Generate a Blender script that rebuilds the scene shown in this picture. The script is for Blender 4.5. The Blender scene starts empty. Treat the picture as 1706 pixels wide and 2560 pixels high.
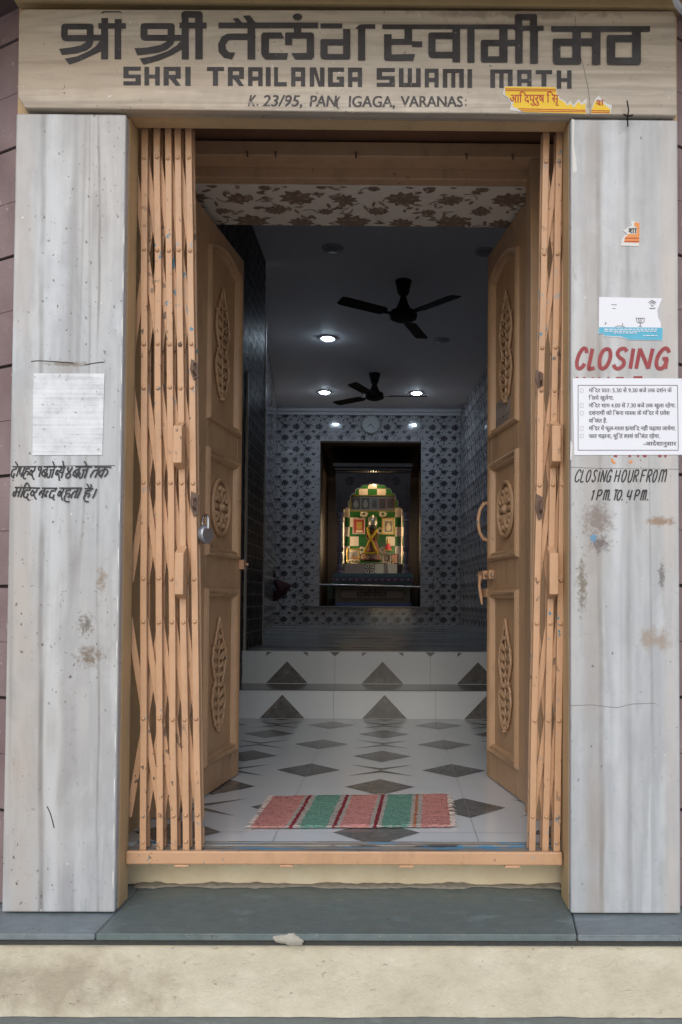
import bpy, bmesh, math, random
from mathutils import Vector, Matrix, noise as mnoise

random.seed(7)
R = math.radians
SC = bpy.context.scene
COL = SC.collection

# ------------------------------------------------------------------ camera
FPX, IW, IH = 2040.0, 1706.0, 2560.0
PITCH, ROLL, YAW, OX, OY = 2.64751737e-02, 5.39306473e-03, 8.08463780e-03, 1002.01, 1444.0
EYE = Vector((0, -2.22, .848))


def cam_rows():
    cx, sx = math.cos(PITCH), math.sin(PITCH)
    cz, sz = math.cos(YAW), math.sin(YAW)
    cr, sr = math.cos(ROLL), math.sin(ROLL)
    Ry = Matrix(((cz, 0, -sz), (0, 1, 0), (sz, 0, cz)))
    Rx = Matrix(((1, 0, 0), (0, cx, -sx), (0, sx, cx)))
    Rz = Matrix(((cr, sr, 0), (-sr, cr, 0), (0, 0, 1)))
    m = Rz @ Rx @ Ry                       # rows: right, up, forward, in (X, Z, Y)
    return [Vector((r[0], r[2], r[1])) for r in m]


RIGHT, UP, FWD = cam_rows()
cd = bpy.data.cameras.new('camera')
cd.sensor_fit = 'VERTICAL'
cd.sensor_height = 36.0
cd.sensor_width = 24.0
cd.lens = 36.0 * FPX / IH
cd.shift_x = (IW / 2 - OX) / IH
cd.shift_y = (OY - IH / 2) / IH
cd.clip_start, cd.clip_end = .05, 500
cam = bpy.data.objects.new('camera', cd)
COL.objects.link(cam)
mw = Matrix.Identity(4)
for i in range(3):
    mw[i][0], mw[i][1], mw[i][2], mw[i][3] = RIGHT[i], UP[i], -FWD[i], EYE[i]
cam.matrix_world = mw
SC.camera = cam

# ------------------------------------------------------------------ light
SUN_EL, SUN_DIR = R(36), (-.10, -1.0)
w = bpy.data.worlds.new('World')
SC.world = w
w.use_nodes = True
nt = w.node_tree
sky = nt.nodes.new('ShaderNodeTexSky')
sky.sky_type = 'NISHITA'
sky.sun_disc = False
sky.sun_elevation = SUN_EL
sky.sun_rotation = math.atan2(SUN_DIR[0], SUN_DIR[1])
sky.air_density = 1.0
sky.dust_density = 1.5
sky.ozone_density = .6
nt.links.new(sky.outputs[0], nt.nodes['Background'].inputs[0])
nt.nodes['Background'].inputs[1].default_value = .15
sd = bpy.data.lights.new('sun', 'SUN')
sd.energy = .9
sd.angle = R(50)
sd.color = (1, .97, .93)
so = bpy.data.objects.new('sun', sd)
COL.objects.link(so)
dv = Vector((SUN_DIR[0], SUN_DIR[1], 0)).normalized() * math.cos(SUN_EL) + Vector((0, 0, math.sin(SUN_EL)))
so.rotation_euler = dv.to_track_quat('Z', 'Y').to_euler()
so.location = dv * 20
SC.view_settings.view_transform = 'Standard'
SC.view_settings.look = 'None'
SC.view_settings.exposure = 0.18
SC.view_settings.gamma = 1
SC.cycles.max_bounces = 8
SC.cycles.use_denoising = True
SC.cycles.sample_clamp_indirect = 4


# ------------------------------------------------------------------ helpers
def ray(px, py):
    return RIGHT * ((px - OX) / FPX) + UP * (-(py - OY) / FPX) + FWD


def U(px, py, X=None, Y=None, Z=None):
    """the point of a real plane (X, Y or Z fixed) that a photo point shows"""
    d = ray(px, py)
    if X is not None:
        t = (X - EYE.x) / d.x
    elif Y is not None:
        t = (Y - EYE.y) / d.y
    else:
        t = (Z - EYE.z) / d.z
    return EYE + d * t


class N:
    """small node graph writer"""

    def __init__(s, name):
        s.m = bpy.data.materials.new(name)
        s.m.use_nodes = True
        s.t = s.m.node_tree
        s.b = s.t.nodes['Principled BSDF']
        s._p = None

    def n(s, k):
        return s.t.nodes.new('ShaderNode' + k)

    def link(s, a, b):
        if hasattr(a, 'is_linked') or hasattr(a, 'links'):
            s.t.links.new(a, b)
        else:
            try:
                b.default_value = a
            except Exception:
                b.default_value = (*a, 1) if len(a) == 3 else a

    def pos(s, scale=(1, 1, 1), off=(0, 0, 0), local=False):
        if local:
            o = s.n('TexCoord').outputs['Object']
        else:
            o = s.n('NewGeometry').outputs['Position']
        mp = s.n('Mapping')
        s.t.links.new(o, mp.inputs[0])
        mp.inputs['Scale'].default_value = scale
        mp.inputs['Location'].default_value = off
        return mp.outputs[0]

    def noise(s, v, sc=1, det=3, rough=.55, dist=0):
        n = s.n('TexNoise')
        s.t.links.new(v, n.inputs['Vector'])
        n.inputs['Scale'].default_value = sc
        n.inputs['Detail'].default_value = det
        n.inputs['Roughness'].default_value = rough
        n.inputs['Distortion'].default_value = dist
        return n.outputs['Fac']

    def vor(s, v, sc=1, out='Distance', feat='F1'):
        n = s.n('TexVoronoi')
        n.feature = feat
        s.t.links.new(v, n.inputs['Vector'])
        n.inputs['Scale'].default_value = sc
        return n.outputs[out]

    def ramp(s, f, stops, interp='LINEAR'):
        r = s.n('ValToRGB')
        r.color_ramp.interpolation = interp
        e = r.color_ramp.elements
        while len(e) < len(stops):
            e.new(.5)
        for i, (p, c) in enumerate(stops):
            e[i].position = p
            e[i].color = (c, c, c, 1) if isinstance(c, (int, float)) else (*c, 1)
        s.t.links.new(f, r.inputs[0])
        return r.outputs[0]

    def mix(s, f, a, b, mode='MIX'):
        n = s.n('Mix')
        n.data_type = 'RGBA'
        n.blend_type = mode
        s.link(f, n.inputs[0])
        for x, i in ((a, 6), (b, 7)):
            if isinstance(x, (tuple, list)):
                n.inputs[i].default_value = (*x[:3], 1)
            else:
                s.t.links.new(x, n.inputs[i])
        return n.outputs[2]

    def math(s, op, a, b=0.0, clamp=False):
        n = s.n('Math')
        n.operation = op
        n.use_clamp = clamp
        s.link(a, n.inputs[0])
        s.link(b, n.inputs[1])
        return n.outputs[0]

    def blob(s, c, r, thr=.5, sc=40, soft=.22):
        """a stain: an ellipsoid mask broken up by noise"""
        p = s.n('NewGeometry').outputs['Position']
        v = s.n('VectorMath')
        v.operation = 'SUBTRACT'
        s.t.links.new(p, v.inputs[0])
        v.inputs[1].default_value = c
        d = s.n('VectorMath')
        d.operation = 'DIVIDE'
        s.t.links.new(v.outputs[0], d.inputs[0])
        d.inputs[1].default_value = r
        ln = s.n('VectorMath')
        ln.operation = 'LENGTH'
        s.t.links.new(d.outputs[0], ln.inputs[0])
        fall = s.math('SUBTRACT', 1.0, ln.outputs['Value'], True)
        nz = s.noise(s.pos((1, 1, 1)), sc, 4, .7)
        k = s.math('ADD', s.math('MULTIPLY', fall, .55), nz)
        gate = s.ramp(fall, [(0.0, 0.0), (.12, 1.0)])
        return s.math('MULTIPLY', s.ramp(k, [(thr + .25, 0.0), (thr + .25 + soft, .85)]), gate)

    def out(s, col=None, rough=.5, bump=None, bd=.003, bs=.5, spec=.5, metal=0.0, coat=0):
        if col is not None:
            if isinstance(col, (tuple, list)):
                s.b.inputs['Base Color'].default_value = (*col[:3], 1)
            else:
                s.t.links.new(col, s.b.inputs['Base Color'])
        s.link(rough, s.b.inputs['Roughness'])
        s.b.inputs['Specular IOR Level'].default_value = spec
        s.b.inputs['Metallic'].default_value = metal
        s.b.inputs['Coat Weight'].default_value = coat
        s.b.inputs['Coat Roughness'].default_value = .12
        if bump is not None:
            n = s.n('Bump')
            n.inputs['Strength'].default_value = bs
            n.inputs['Distance'].default_value = bd
            s.t.links.new(bump, n.inputs['Height'])
            s.t.links.new(n.outputs[0], s.b.inputs['Normal'])
        return s.m


class MB:
    def __init__(s):
        s.v, s.f, s.mi, s.uv = [], [], [], None

    def add(s, vs, fs, mi=0):
        o = len(s.v)
        s.v += [Vector(p) for p in vs]
        s.f += [[i + o for i in f] for f in fs]
        s.mi += [mi] * len(fs)
        return s

    def box(s, x0, x1, y0, y1, z0, z1, mi=0):
        return s.add([(x, y, z) for z in (z0, z1) for y in (y0, y1) for x in (x0, x1)],
                     [(0, 2, 3, 1), (4, 5, 7, 6), (0, 1, 5, 4), (2, 6, 7, 3), (0, 4, 6, 2), (1, 3, 7, 5)], mi)

    def hexa(s, bot, top, mi=0):
        """solid between two quads given in the same turning order"""
        return s.add(list(bot) + list(top), [(3, 2, 1, 0), (4, 5, 6, 7)] +
                     [(i, (i + 1) % 4, (i + 1) % 4 + 4, i + 4) for i in range(4)], mi)

    def poly(s, pts, mi=0):
        return s.add(pts, [tuple(range(len(pts)))], mi)

    def prism(s, pts, d, mi=0):
        n = len(pts)
        d = Vector(d)
        a = [Vector(p) for p in pts]
        return s.add(a + [p + d for p in a], [tuple(range(n)), tuple(range(2 * n - 1, n - 1, -1))] +
                     [(i, i + n, (i + 1) % n + n, (i + 1) % n) for i in range(n)], mi)

    def tube(s, pts, r, n=8, mi=0, closed=False, cap=True):
        pts = [Vector(p) for p in pts]
        rs = r if isinstance(r, (list, tuple)) else [r] * len(pts)
        o = len(s.v)
        k = len(pts)
        up = None
        for i, p in enumerate(pts):
            if closed:
                t = pts[(i + 1) % k] - pts[i - 1]
            else:
                t = pts[min(i + 1, k - 1)] - pts[max(i - 1, 0)]
            t.normalize()
            if up is None:
                up = t.orthogonal().normalized()
            up = (up - t * up.dot(t))
            if up.length < 1e-6:
                up = t.orthogonal()
            up.normalize()
            sd_ = t.cross(up)
            for j in range(n):
                a = 2 * math.pi * j / n
                s.v.append(p + (up * math.cos(a) + sd_ * math.sin(a)) * rs[i])
        for i in range(k if closed else k - 1):
            for j in range(n):
                a, b = i * n, ((i + 1) % k) * n
                s.f.append([o + a + j, o + a + (j + 1) % n, o + b + (j + 1) % n, o + b + j])
                s.mi.append(mi)
        if cap and not closed:
            s.f += [[o + j for j in range(n - 1, -1, -1)], [o + (k - 1) * n + j for j in range(n)]]
            s.mi += [mi, mi]
        return s

    def ell(s, c, r, rot=None, n=10, m=6, mi=0):
        """ellipsoid: centre, three radii, rotation matrix"""
        c = Vector(c)
        o = len(s.v)
        rot = rot or Matrix.Identity(3)
        for i in range(m + 1):
            th = math.pi * i / m
            for j in range(n):
                ph = 2 * math.pi * j / n
                s.v.append(c + rot @ Vector((r[0] * math.sin(th) * math.cos(ph), r[1] * math.sin(th) * math.sin(ph), r[2] * math.cos(th))))
        for i in range(m):
            for j in range(n):
                q = [o + i * n + j, o + (i + 1) * n + j, o + (i + 1) * n + (j + 1) % n, o + i * n + (j + 1) % n]
                if i == 0:
                    q = [q[0], q[1], q[2]]
                elif i == m - 1:
                    q = [q[0], q[1], q[3]]
                s.f.append(q)
                s.mi.append(mi)
        return s

    def lathe(s, c, prof, n=20, mi=0, flute=0):
        c = Vector(c)
        o = len(s.v)
        for (r, z) in prof:
            for j in range(n):
                a = 2 * math.pi * j / n
                q = r * (1 - flute * (j % 2))
                s.v.append(c + Vector((q * math.cos(a), q * math.sin(a), z)))
        for i in range(len(prof) - 1):
            for j in range(n):
                s.f.append([o + i * n + j, o + i * n + (j + 1) % n, o + (i + 1) * n + (j + 1) % n, o + (i + 1) * n + j])
                s.mi.append(mi)
        s.f += [[o + j for j in range(n - 1, -1, -1)], [o + (len(prof) - 1) * n + j for j in range(n)]]
        s.mi += [mi, mi]
        return s

    def xf(s, m):
        s.v = [m @ p for p in s.v]
        return s

    def build(s, name, mats, parent=None, base=None, smooth=False, bevel=0, keep=False, seg=2):
        me = bpy.data.meshes.new(name)
        vs = s.v
        if base is None and parent is None and not keep:
            lo = [min(p[i] for p in vs) for i in range(3)]
            hi = [max(p[i] for p in vs) for i in range(3)]
            base = Vector(((lo[0] + hi[0]) / 2, (lo[1] + hi[1]) / 2, lo[2]))
        base = Vector(base) if base is not None else Vector((0, 0, 0))
        if parent is not None and not keep:
            base = wloc(parent)
        me.from_pydata([p - base for p in vs], [], s.f)
        for m in (mats if isinstance(mats, (list, tuple)) else [mats]):
            me.materials.append(m)
        for p, i in zip(me.polygons, s.mi):
            p.material_index = i
        if s.uv:
            l = me.uv_layers.new(name='UVMap')
            for lp in me.loops:
                l.data[lp.index].uv = s.uv[lp.vertex_index]
        bm = bmesh.new()
        bm.from_mesh(me)
        bmesh.ops.recalc_face_normals(bm, faces=bm.faces) if smooth or bevel else None
        big = [f for f in bm.faces if len(f.verts) > 4]
        if big:
            bmesh.ops.triangulate(bm, faces=big)
        bm.to_mesh(me)
        bm.free()
        if smooth:
            for p in me.polygons:
                p.use_smooth = True
            me.set_sharp_from_angle(angle=R(38))
        o = bpy.data.objects.new(name, me)
        COL.objects.link(o)
        if parent is None:
            o.location = base
        else:
            o.parent = parent
        if bevel:
            b = o.modifiers.new('bevel', 'BEVEL')
            b.width = bevel
            b.segments = seg
            b.limit_method = 'ANGLE'
            b.angle_limit = R(40)
        return o


WL = {}


def wloc(o):
    p = Vector((0, 0, 0))
    while o is not None:
        p = p + o.location
        o = o.parent
    return p


def tag(o, label=None, cat=None, group=None, kind=None):
    if label:
        o['label'] = label
    if cat:
        o['category'] = cat
    if group:
        o['group'] = group
    if kind:
        o['kind'] = kind
    return o


def thing(name, label, cat, loc, group=None, rz=0):
    o = bpy.data.objects.new(name, None)
    o.empty_display_size = .05
    COL.objects.link(o)
    o.location = loc
    o.rotation_euler = (0, 0, rz)
    return tag(o, label, cat, group)


def copy_tree(o, parent=None):
    c = o.copy()
    COL.objects.link(c)
    c.parent = parent
    for ch in list(o.children):
        copy_tree(ch, c)
    return c


def smooth_line(p, k=5):
    """Catmull-Rom through the points"""
    if len(p) < 3:
        return p
    q = [p[0]] + list(p) + [p[-1]]
    out = []
    for i in range(1, len(q) - 2):
        a, b, c, d = q[i - 1], q[i], q[i + 1], q[i + 2]
        for j in range(k):
            t = j / k
            out.append(tuple(.5 * (2 * b[m] + (c[m] - a[m]) * t + (2 * a[m] - 5 * b[m] + 4 * c[m] - d[m]) * t * t +
                                   (3 * b[m] - a[m] - 3 * c[m] + d[m]) * t ** 3) for m in range(2)))
    out.append(tuple(p[-1]))
    return out


def ribbon(line, wd):
    """2-D outline of a brush stroke"""
    pts = [Vector(p) for p in line]
    ls, rs = [], []
    for i, p in enumerate(pts):
        t = (pts[min(i + 1, len(pts) - 1)] - pts[max(i - 1, 0)])
        if t.length < 1e-9:
            t = Vector((1, 0))
        t.normalize()
        n = Vector((-t.y, t.x)) * wd / 2
        ls.append(p + n)
        rs.append(p - n)
    return ls, rs


class Paint:
    """flat lettering on the plane Y: photo points laid on the real surface"""

    def __init__(s, Y, off=.001):
        s.mb, s.Y, s.o, s.step = MB(), Y, off, 4e-5

    def P(s, p):
        return U(p[0], p[1], Y=s.Y - s.o)

    def poly(s, pts, mi=0):
        s.mb.poly([s.P(p) for p in pts], mi)
        s.o += s.step

    def rect(s, x0, y0, x1, y1, mi=0):
        s.poly([(x0, y0), (x1, y0), (x1, y1), (x0, y1)], mi)

    def stroke(s, line, wd, curve=True, mi=0):
        l = smooth_line(line) if curve else line
        ls, rs = ribbon(l, wd)
        n = len(l)
        vs = [s.P(p) for p in ls] + [s.P(p) for p in rs]
        s.mb.add(vs, [(i, i + 1, n + i + 1, n + i) for i in range(n - 1)], mi)
        s.o += s.step

    def dot(s, c, rx, ry=None, mi=0, n=12):
        ry = ry or rx
        s.poly([(c[0] + rx * math.cos(6.2832 * i / n), c[1] + ry * math.sin(6.2832 * i / n)) for i in range(n)], mi)


def build_paint(p, name, mats, parent=None):
    return p.mb.build(name, mats, parent)


# ------------------------------------------------------------------ materials
def paint_mat(name, c, dark=.8, rough=.42, chips=0, chipcol=(.05, .2, .28), grime=.25):
    g = N(name)
    p = g.pos()
    a = g.noise(p, 7, 4, .6)
    col = g.mix(a, tuple(x * dark for x in c), tuple(min(1, x * 1.08) for x in c))
    gr = g.ramp(g.noise(g.pos((1, 1, .35)), 16, 5, .7), [(.5, 0.0), (.72, grime * 1.4)])
    col = g.mix(gr, col, tuple(x * .45 for x in c))
    if chips:
        ch = g.ramp(g.noise(g.pos((1, 1, .6)), 48, 3, .6), [(chips, 0.0), (chips + .015, 1.0)])
        cc = g.ramp(g.noise(p, 5, 1), [(.42, (.1, .07, .05)), (.5, chipcol), (.62, (.35, .33, .3))], 'CONSTANT')
        patch = g.ramp(g.noise(g.pos((1, 1, .8), (3, 9, 2)), 3.2, 3, .6), [(.42, .0), (.62, 1.0)])
        col = g.mix(g.math('MULTIPLY', ch, patch), col, cc)
    b = g.noise(p, 140, 3, .6)
    return g.out(col, g.ramp(a, [(.3, rough), (.7, rough + .15)]), b, .0015, .35)


PEACH = (.58, .345, .195)
M_gate = paint_mat('peach gate paint', PEACH, .85, .38, .615)
M_wood = paint_mat('peach door paint', (.50, .315, .18), .85, .42, .68, (.2, .15, .1), grime=.3)
M_jamb = paint_mat('brown wall paint', (.56, .385, .205), .82, .45, .74, (.4, .33, .22))
M_recess = paint_mat('dusty mauve plaster', (.10, .065, .06), .7, .8)
M_tan = paint_mat('tan ledge paint', (.36, .26, .13), .75, .7, .7, (.2, .13, .08))


def marble(name, vert, stains=(), tint=(1, 1, 1), speck=.72, veins=(), contrast=1.0):
    g = N(name)
    s1 = (4.2, 5, .30) if vert else (.7, 9, 11)
    s2 = (30, 30, .9) if vert else (1.0, 24, 34)
    s0 = (2.2, 2, .5) if vert else (.6, 2, 4)
    a = g.noise(g.pos(s1), 1.9, 4, .55, .25)
    b = g.noise(g.pos(s2, (3, 1, 2)), 1, 3, .6, .2)
    t = g.noise(g.pos(s0, (7, 3, 1)), 1, 2, .5)
    cl = g.noise(g.pos((1, 1, .6) if vert else (.6, 1, 1), (5, 5, 5)), 6, 5, .62, .6)
    f = g.math('ADD', g.math('ADD', g.math('MULTIPLY', a, .60), g.math('MULTIPLY', b, .12)), g.math('MULTIPLY', cl, .28))
    m = lambda c: tuple(x * y for x, y in zip(c, tint))
    grey = g.ramp(f, [(.36, m((.33, .335, .345))), (.45, m((.47, .475, .48))), (.51, m((.405, .41, .42))), (.57, m((.53, .54, .55))), (.66, m((.41, .41, .41)))])
    tan = g.ramp(f, [(.36, m((.35, .305, .27))), (.46, m((.50, .455, .41))), (.52, m((.44, .395, .355))), (.59, m((.55, .515, .475))), (.68, m((.42, .375, .335)))])
    col = g.mix(g.ramp(t, [(.46, 0.0), (.64, .7)]), grey, tan)
    fl = g.ramp(g.noise(g.pos((70, 70, 9) if vert else (9, 60, 70), (2, 8, 4)), 1, 3, .65), [(.64, 0.0), (.72, .55)])
    fl2 = g.ramp(g.noise(g.pos((3, 3, 2), (2, 8, 14)), 1, 2, .5), [(.45, 0.0), (.6, 1.0)])
    col = g.mix(g.math('MULTIPLY', fl, fl2), col, m((.20, .19, .175)))
    # a few dark vertical veins
    vn = g.ramp(g.noise(g.pos((16, 16, .28) if vert else (.3, 16, 18), (11, 4, 9)), 1, 2, .5, .5), [(.60, 0.0), (.66, .5), (.70, 0.0)])
    col = g.mix(vn, col, m((.23, .215, .20)))
    for vx, slope_, wd_, st_, vc in veins:
        sx_ = g.n('SeparateXYZ')
        g.t.links.new(g.n('NewGeometry').outputs['Position'], sx_.inputs[0])
        wob = g.math('MULTIPLY', g.math('SUBTRACT', g.noise(g.pos((3, 3, 2.2), (vx * 10, 0, 0)), 1, 3, .6), .5), .022)
        dx_ = g.math('ADD', g.math('SUBTRACT', sx_.outputs[0], vx), g.math('ADD', wob, g.math('MULTIPLY', sx_.outputs[2], slope_)))
        ab = g.math('DIVIDE', g.math('ABSOLUTE', dx_), wd_)
        lv = g.ramp(g.noise(g.pos((2, 2, 3), (0, 5, vx * 20)), 1, 3, .6), [(.35, .15), (.6, 1.0)])
        col = g.mix(g.math('MULTIPLY', g.math('MULTIPLY', g.ramp(ab, [(.25, 1.0), (1.0, 0.0)]), st_), lv), col, vc)
    # splashes and pits
    sp = g.ramp(g.noise(g.pos((1, 1, .75)), 75, 2, .5), [(speck, 0.0), (speck + .03, .8)])
    big = g.ramp(g.noise(g.pos((1, 1, 1), (5, 2, 8)), 3, 2), [(.42, 0.0), (.55, 1.0)])
    col = g.mix(g.math('MULTIPLY', sp, big), col, (.09, .075, .06))
    wsp = g.ramp(g.noise(g.pos((1, 1, .8), (9, 9, 9)), 60, 2, .5), [(.745, 0.0), (.765, .8)])
    col = g.mix(wsp, col, (.75, .74, .72))
    for c, r, thr, sc, k in stains:
        col = g.mix(g.blob(c, r, thr, sc), col, k)
    bmp = g.noise(g.pos(), 26, 5, .65)
    return g.out(col, g.ramp(bmp, [(.35, .26), (.7, .45)]), bmp, .002, .22)


def sp_(px, py, rx, rz, thr=.5, sc=40, k=(.13, .11, .09)):
    p = U(px, py, Y=0)
    return (tuple(p), (rx, .2, rz), thr, sc, k)


M_marL = marble('streaked grey marble left', True, [
    sp_(225, 1640, .075, .06, .50, 60, (.17, .13, .09)), sp_(255, 1450, .025, .06, .48, 60, (.24, .18, .12)),
    sp_(215, 1560, .05, .08, .56, 90), sp_(130, 960, .14, .13, .50, 12, (.33, .31, .28)),
    sp_(170, 910, .09, .012, .42, 50, (.16, .13, .1))], speck=.665, tint=(.965, .99, 1.0),
    veins=((-.945, .012, .010, .75, (.20, .19, .18)), (-.79, .014, .005, .8, (.17, .155, .14)), (-1.0, .012, .05, .5, (.47, .40, .34)), (-.87, .012, .03, .45, (.27, .27, .29)), (-.915, .012, .02, .4, (.60, .62, .64))))
M_marR = marble('streaked grey marble right', True, [
    sp_(1495, 1300, .08, .09, .47, 55, (.2, .16, .14)), sp_(1500, 1360, .06, .05, .5, 80, (.12, .09, .08)),
    sp_(1455, 1460, .028, .17, .5, 70, (.17, .14, .1)), sp_(1650, 1303, .06, .02, .40, 60, (.27, .17, .1)),
    sp_(1654, 1440, .018, .07, .45, 110, (.15, .14, .13)), sp_(1640, 1600, .07, .07, .46, 20, (.33, .27, .22)),
    sp_(1485, 1345, .012, .014, .30, 40, (.08, .25, .42))], speck=.70, tint=(.98, 1.005, 1.015),
    veins=((.545, .004, .035, .6, (.33, .28, .235)), (.565, .004, .010, .6, (.22, .19, .16)), (.645, .003, .010, .6, (.27, .27, .27)), (.715, .003, .016, .5, (.36, .38, .40)), (.61, .003, .02, .5, (.64, .66, .69)), (.755, .0, .03, .5, (.56, .50, .45))))
M_marT = marble('beige banded marble', False, [sp_(1300, 40, .6, .03, .5, 30, (.25, .2, .16))], veins=(), tint=(.98, .84, .66), speck=.70)


def simple(name, c, rough=.5, var=.15, sc=20, bump=0, metal=0, spec=.5, local=False):
    g = N(name)
    p = g.pos(local=local)
    a = g.noise(p, sc, 4, .6)
    col = g.mix(a, tuple(x * (1 - var) for x in c), tuple(min(1, x * (1 + var)) for x in c))
    return g.out(col, rough, g.noise(p, sc * 4, 3) if bump else None, bump or .001, .5, spec, metal)


M_ink = None
g = N('worn black sign paint')
ws = g.ramp(g.noise(g.pos(), 70, 4, .75), [(.645, 0.0), (.68, 1.0)])
fd = g.ramp(g.noise(g.pos((1, 1, 1.4)), 9, 3), [(.35, (.022, .017, .017)), (.7, (.05, .045, .05))])
M_ink = g.out(g.mix(ws, fd, (.26, .24, .22)), .55)
g = N('faded black lettering')
ws = g.ramp(g.noise(g.pos(), 60, 4, .75), [(.60, 0.0), (.66, 1.0)])
M_ink2 = g.out(g.mix(ws, (.065, .06, .06), (.35, .31, .27)), .6)
M_brush = simple('black brush paint', (.012, .013, .017), .5, .3, 30)
g = N('red brush paint')
M_red = g.out(g.mix(g.ramp(g.noise(g.pos(), 14, 4, .7), [(.35, 0.0), (.7, 1.0)]), (.27, .02, .028), (.33, .055, .055)), .5)

# slate slab
def slate(name, c):
    g = N(name)
    a = g.noise(g.pos((1, 2.2, 1)), 6, 5, .65)
    col = g.ramp(a, [(.3, tuple(x * .7 for x in c)), (.47, c), (.55, tuple(x * .9 for x in c)), (.7, tuple(x * 1.4 for x in c))])
    du = g.ramp(g.noise(g.pos((1, 1.6, 1), (4, 4, 0)), 16, 5, .72), [(.55, 0.0), (.75, .4)])
    col = g.mix(du, col, (.30, .30, .285))
    spk = g.ramp(g.noise(g.pos((1, 1, 1), (14, 4, 0)), 90, 2, .6), [(.70, 0.0), (.74, .7)])
    col = g.mix(spk, col, (.42, .40, .36))
    dsp = g.ramp(g.noise(g.pos((1, 1, 1), (1, 24, 0)), 45, 3, .6), [(.66, 0.0), (.72, .6)])
    col = g.mix(dsp, col, (.04, .045, .042))
    yy = g.n('SeparateXYZ')
    g.t.links.new(g.n('NewGeometry').outputs['Position'], yy.inputs[0])
    bk = g.math('ADD', g.math('MULTIPLY', yy.outputs[1], 4.5), g.math('MULTIPLY', g.noise(g.pos(), 11, 4, .7), .9))
    col = g.mix(g.ramp(bk, [(1.0, 0.0), (1.2, .75)]), col, (.34, .31, .27))
    return g.out(col, g.ramp(a, [(.3, .32), (.7, .6)]), g.noise(g.pos(), 30, 6, .7), .004, .5)


M_slate = slate('dark slate', (.14, .178, .176))
M_slate2 = slate('pale slate', (.20, .235, .25))
M_slate3 = slate('lower slate', (.17, .20, .20))

g = N('cream limewash')
p = g.pos()
a = g.noise(p, 5, 5, .65)
col = g.ramp(a, [(.3, (.57, .51, .38)), (.5, (.66, .60, .46)), (.7, (.73, .68, .54))])
dk = g.blob(tuple(U(120, 2460, Y=-.11)), (.55, .3, .14), .43, 9, .3)
col = g.mix(g.math('MULTIPLY', dk, .65), col, (.30, .235, .165))
pit = g.ramp(g.noise(g.pos((1, 1, 1.9)), 30, 4, .68), [(.655, 0.0), (.72, .5)])
col = g.mix(pit, col, (.24, .18, .12))
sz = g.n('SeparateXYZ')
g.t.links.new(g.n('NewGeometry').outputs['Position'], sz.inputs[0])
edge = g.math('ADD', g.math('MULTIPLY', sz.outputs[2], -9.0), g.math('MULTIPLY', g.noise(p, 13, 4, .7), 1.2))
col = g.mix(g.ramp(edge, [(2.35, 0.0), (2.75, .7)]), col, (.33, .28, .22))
M_cream = g.out(col, .85, g.math('SUBTRACT', g.noise(p, 22, 7, .72), g.math('MULTIPLY', pit, .5)), .012, .65)
g = N('cream plinth paint')
col = g.ramp(g.noise(p, 9, 4), [(.3, (.70, .58, .39)), (.7, (.80, .70, .50))])
sz = g.n('SeparateXYZ')
p = g.pos()
g.t.links.new(g.n('NewGeometry').outputs['Position'], sz.inputs[0])
col = g.ramp(g.noise(p, 9, 4), [(.3, (.70, .58, .39)), (.7, (.80, .70, .50))])
top = g.math('ADD', g.math('MULTIPLY', sz.outputs[2], 9.0), g.math('MULTIPLY', g.noise(p, 19, 5, .75), 1.5))
col = g.mix(g.ramp(top, [(1.02, 0.0), (1.5, .85)]), col, (.13, .095, .06))
M_plinth = g.out(col, .8, g.noise(p, 30, 5), .006, .6)

g = N('mauve block wall')
p = g.pos()
col = g.ramp(g.noise(p, 4, 4, .6), [(.3, (.19, .125, .125)), (.7, (.29, .215, .21))])
sp = g.ramp(g.noise(p, 60, 3), [(.68, 0.0), (.7, .6)])
M_mauve = g.out(g.mix(sp, col, (.5, .45, .42)), .8, g.noise(p, 60, 4), .003, .5)
M_joint = simple('dark joint', (.03, .018, .016), .9)

# interior
M_tilew = simple('white floor tile', (.66, .70, .73), .16, .05, 2.2)
g = N('grey tile inlay')
p = g.pos()
M_tileg = g.out(g.ramp(g.noise(p, 18, 5, .7, 1.2), [(.3, (.10, .095, .09)), (.6, (.18, .175, .17)), (.75, (.26, .255, .25))]), .2)
M_grout = simple('tile joint', (.24, .24, .235), .6)
M_wtile = simple('glazed wall tile', (.47, .45, .465), .07, .08, 3)
M_motif = simple('dark flower print', (.062, .055, .064), .16, .3, 25)
M_motif2 = simple('mid flower print', (.17, .165, .185), .16, .2, 25)
M_stile = simple('cream soffit tile', (.78, .70, .60), .3, .08, 5)
M_smot = simple('brown flower print', (.24, .165, .115), .35, .3, 20)
M_smot2 = simple('tan flower print', (.36, .27, .20), .35, .2, 20)
M_ceil = simple('white ceiling paint', (.72, .70, .72), .7, .04, 2)
g = N('streaked dark floor')
p = g.pos((.8, 9, 1))
a = g.noise(p, 1.6, 5, .65, .4)
M_upfl = g.out(g.ramp(a, [(.38, (.06, .06, .065)), (.5, (.23, .227, .23)), (.60, (.46, .455, .45))]), g.ramp(a, [(.3, .20), (.7, .34)]), None, spec=.45)
M_blk = simple('black enamel', (.012, .012, .013), .6, spec=.15)
M_steel = simple('steel', (.55, .55, .56), .25, .1, 30, metal=1)
M_alu = simple('grey channel and joint glint', (.38, .36, .33), .45, .1, 10)
M_brass = simple('gilt', (.75, .50, .12), .3, .15, 30, metal=.7)
M_rust = simple('rusty hasp', (.13, .075, .05), .6, .4, 60)
M_niche = simple('dark niche paint', (.035, .022, .02), .6, .2, 5)
M_shr = simple('carved shrine paint', (.05, .033, .033), .45, .3, 12)
M_col = simple('violet column paint', (.13, .11, .15), .4, .2, 20)
M_teal = simple('teal ledge paint', (.04, .10, .12), .4, .2, 15)
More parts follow.
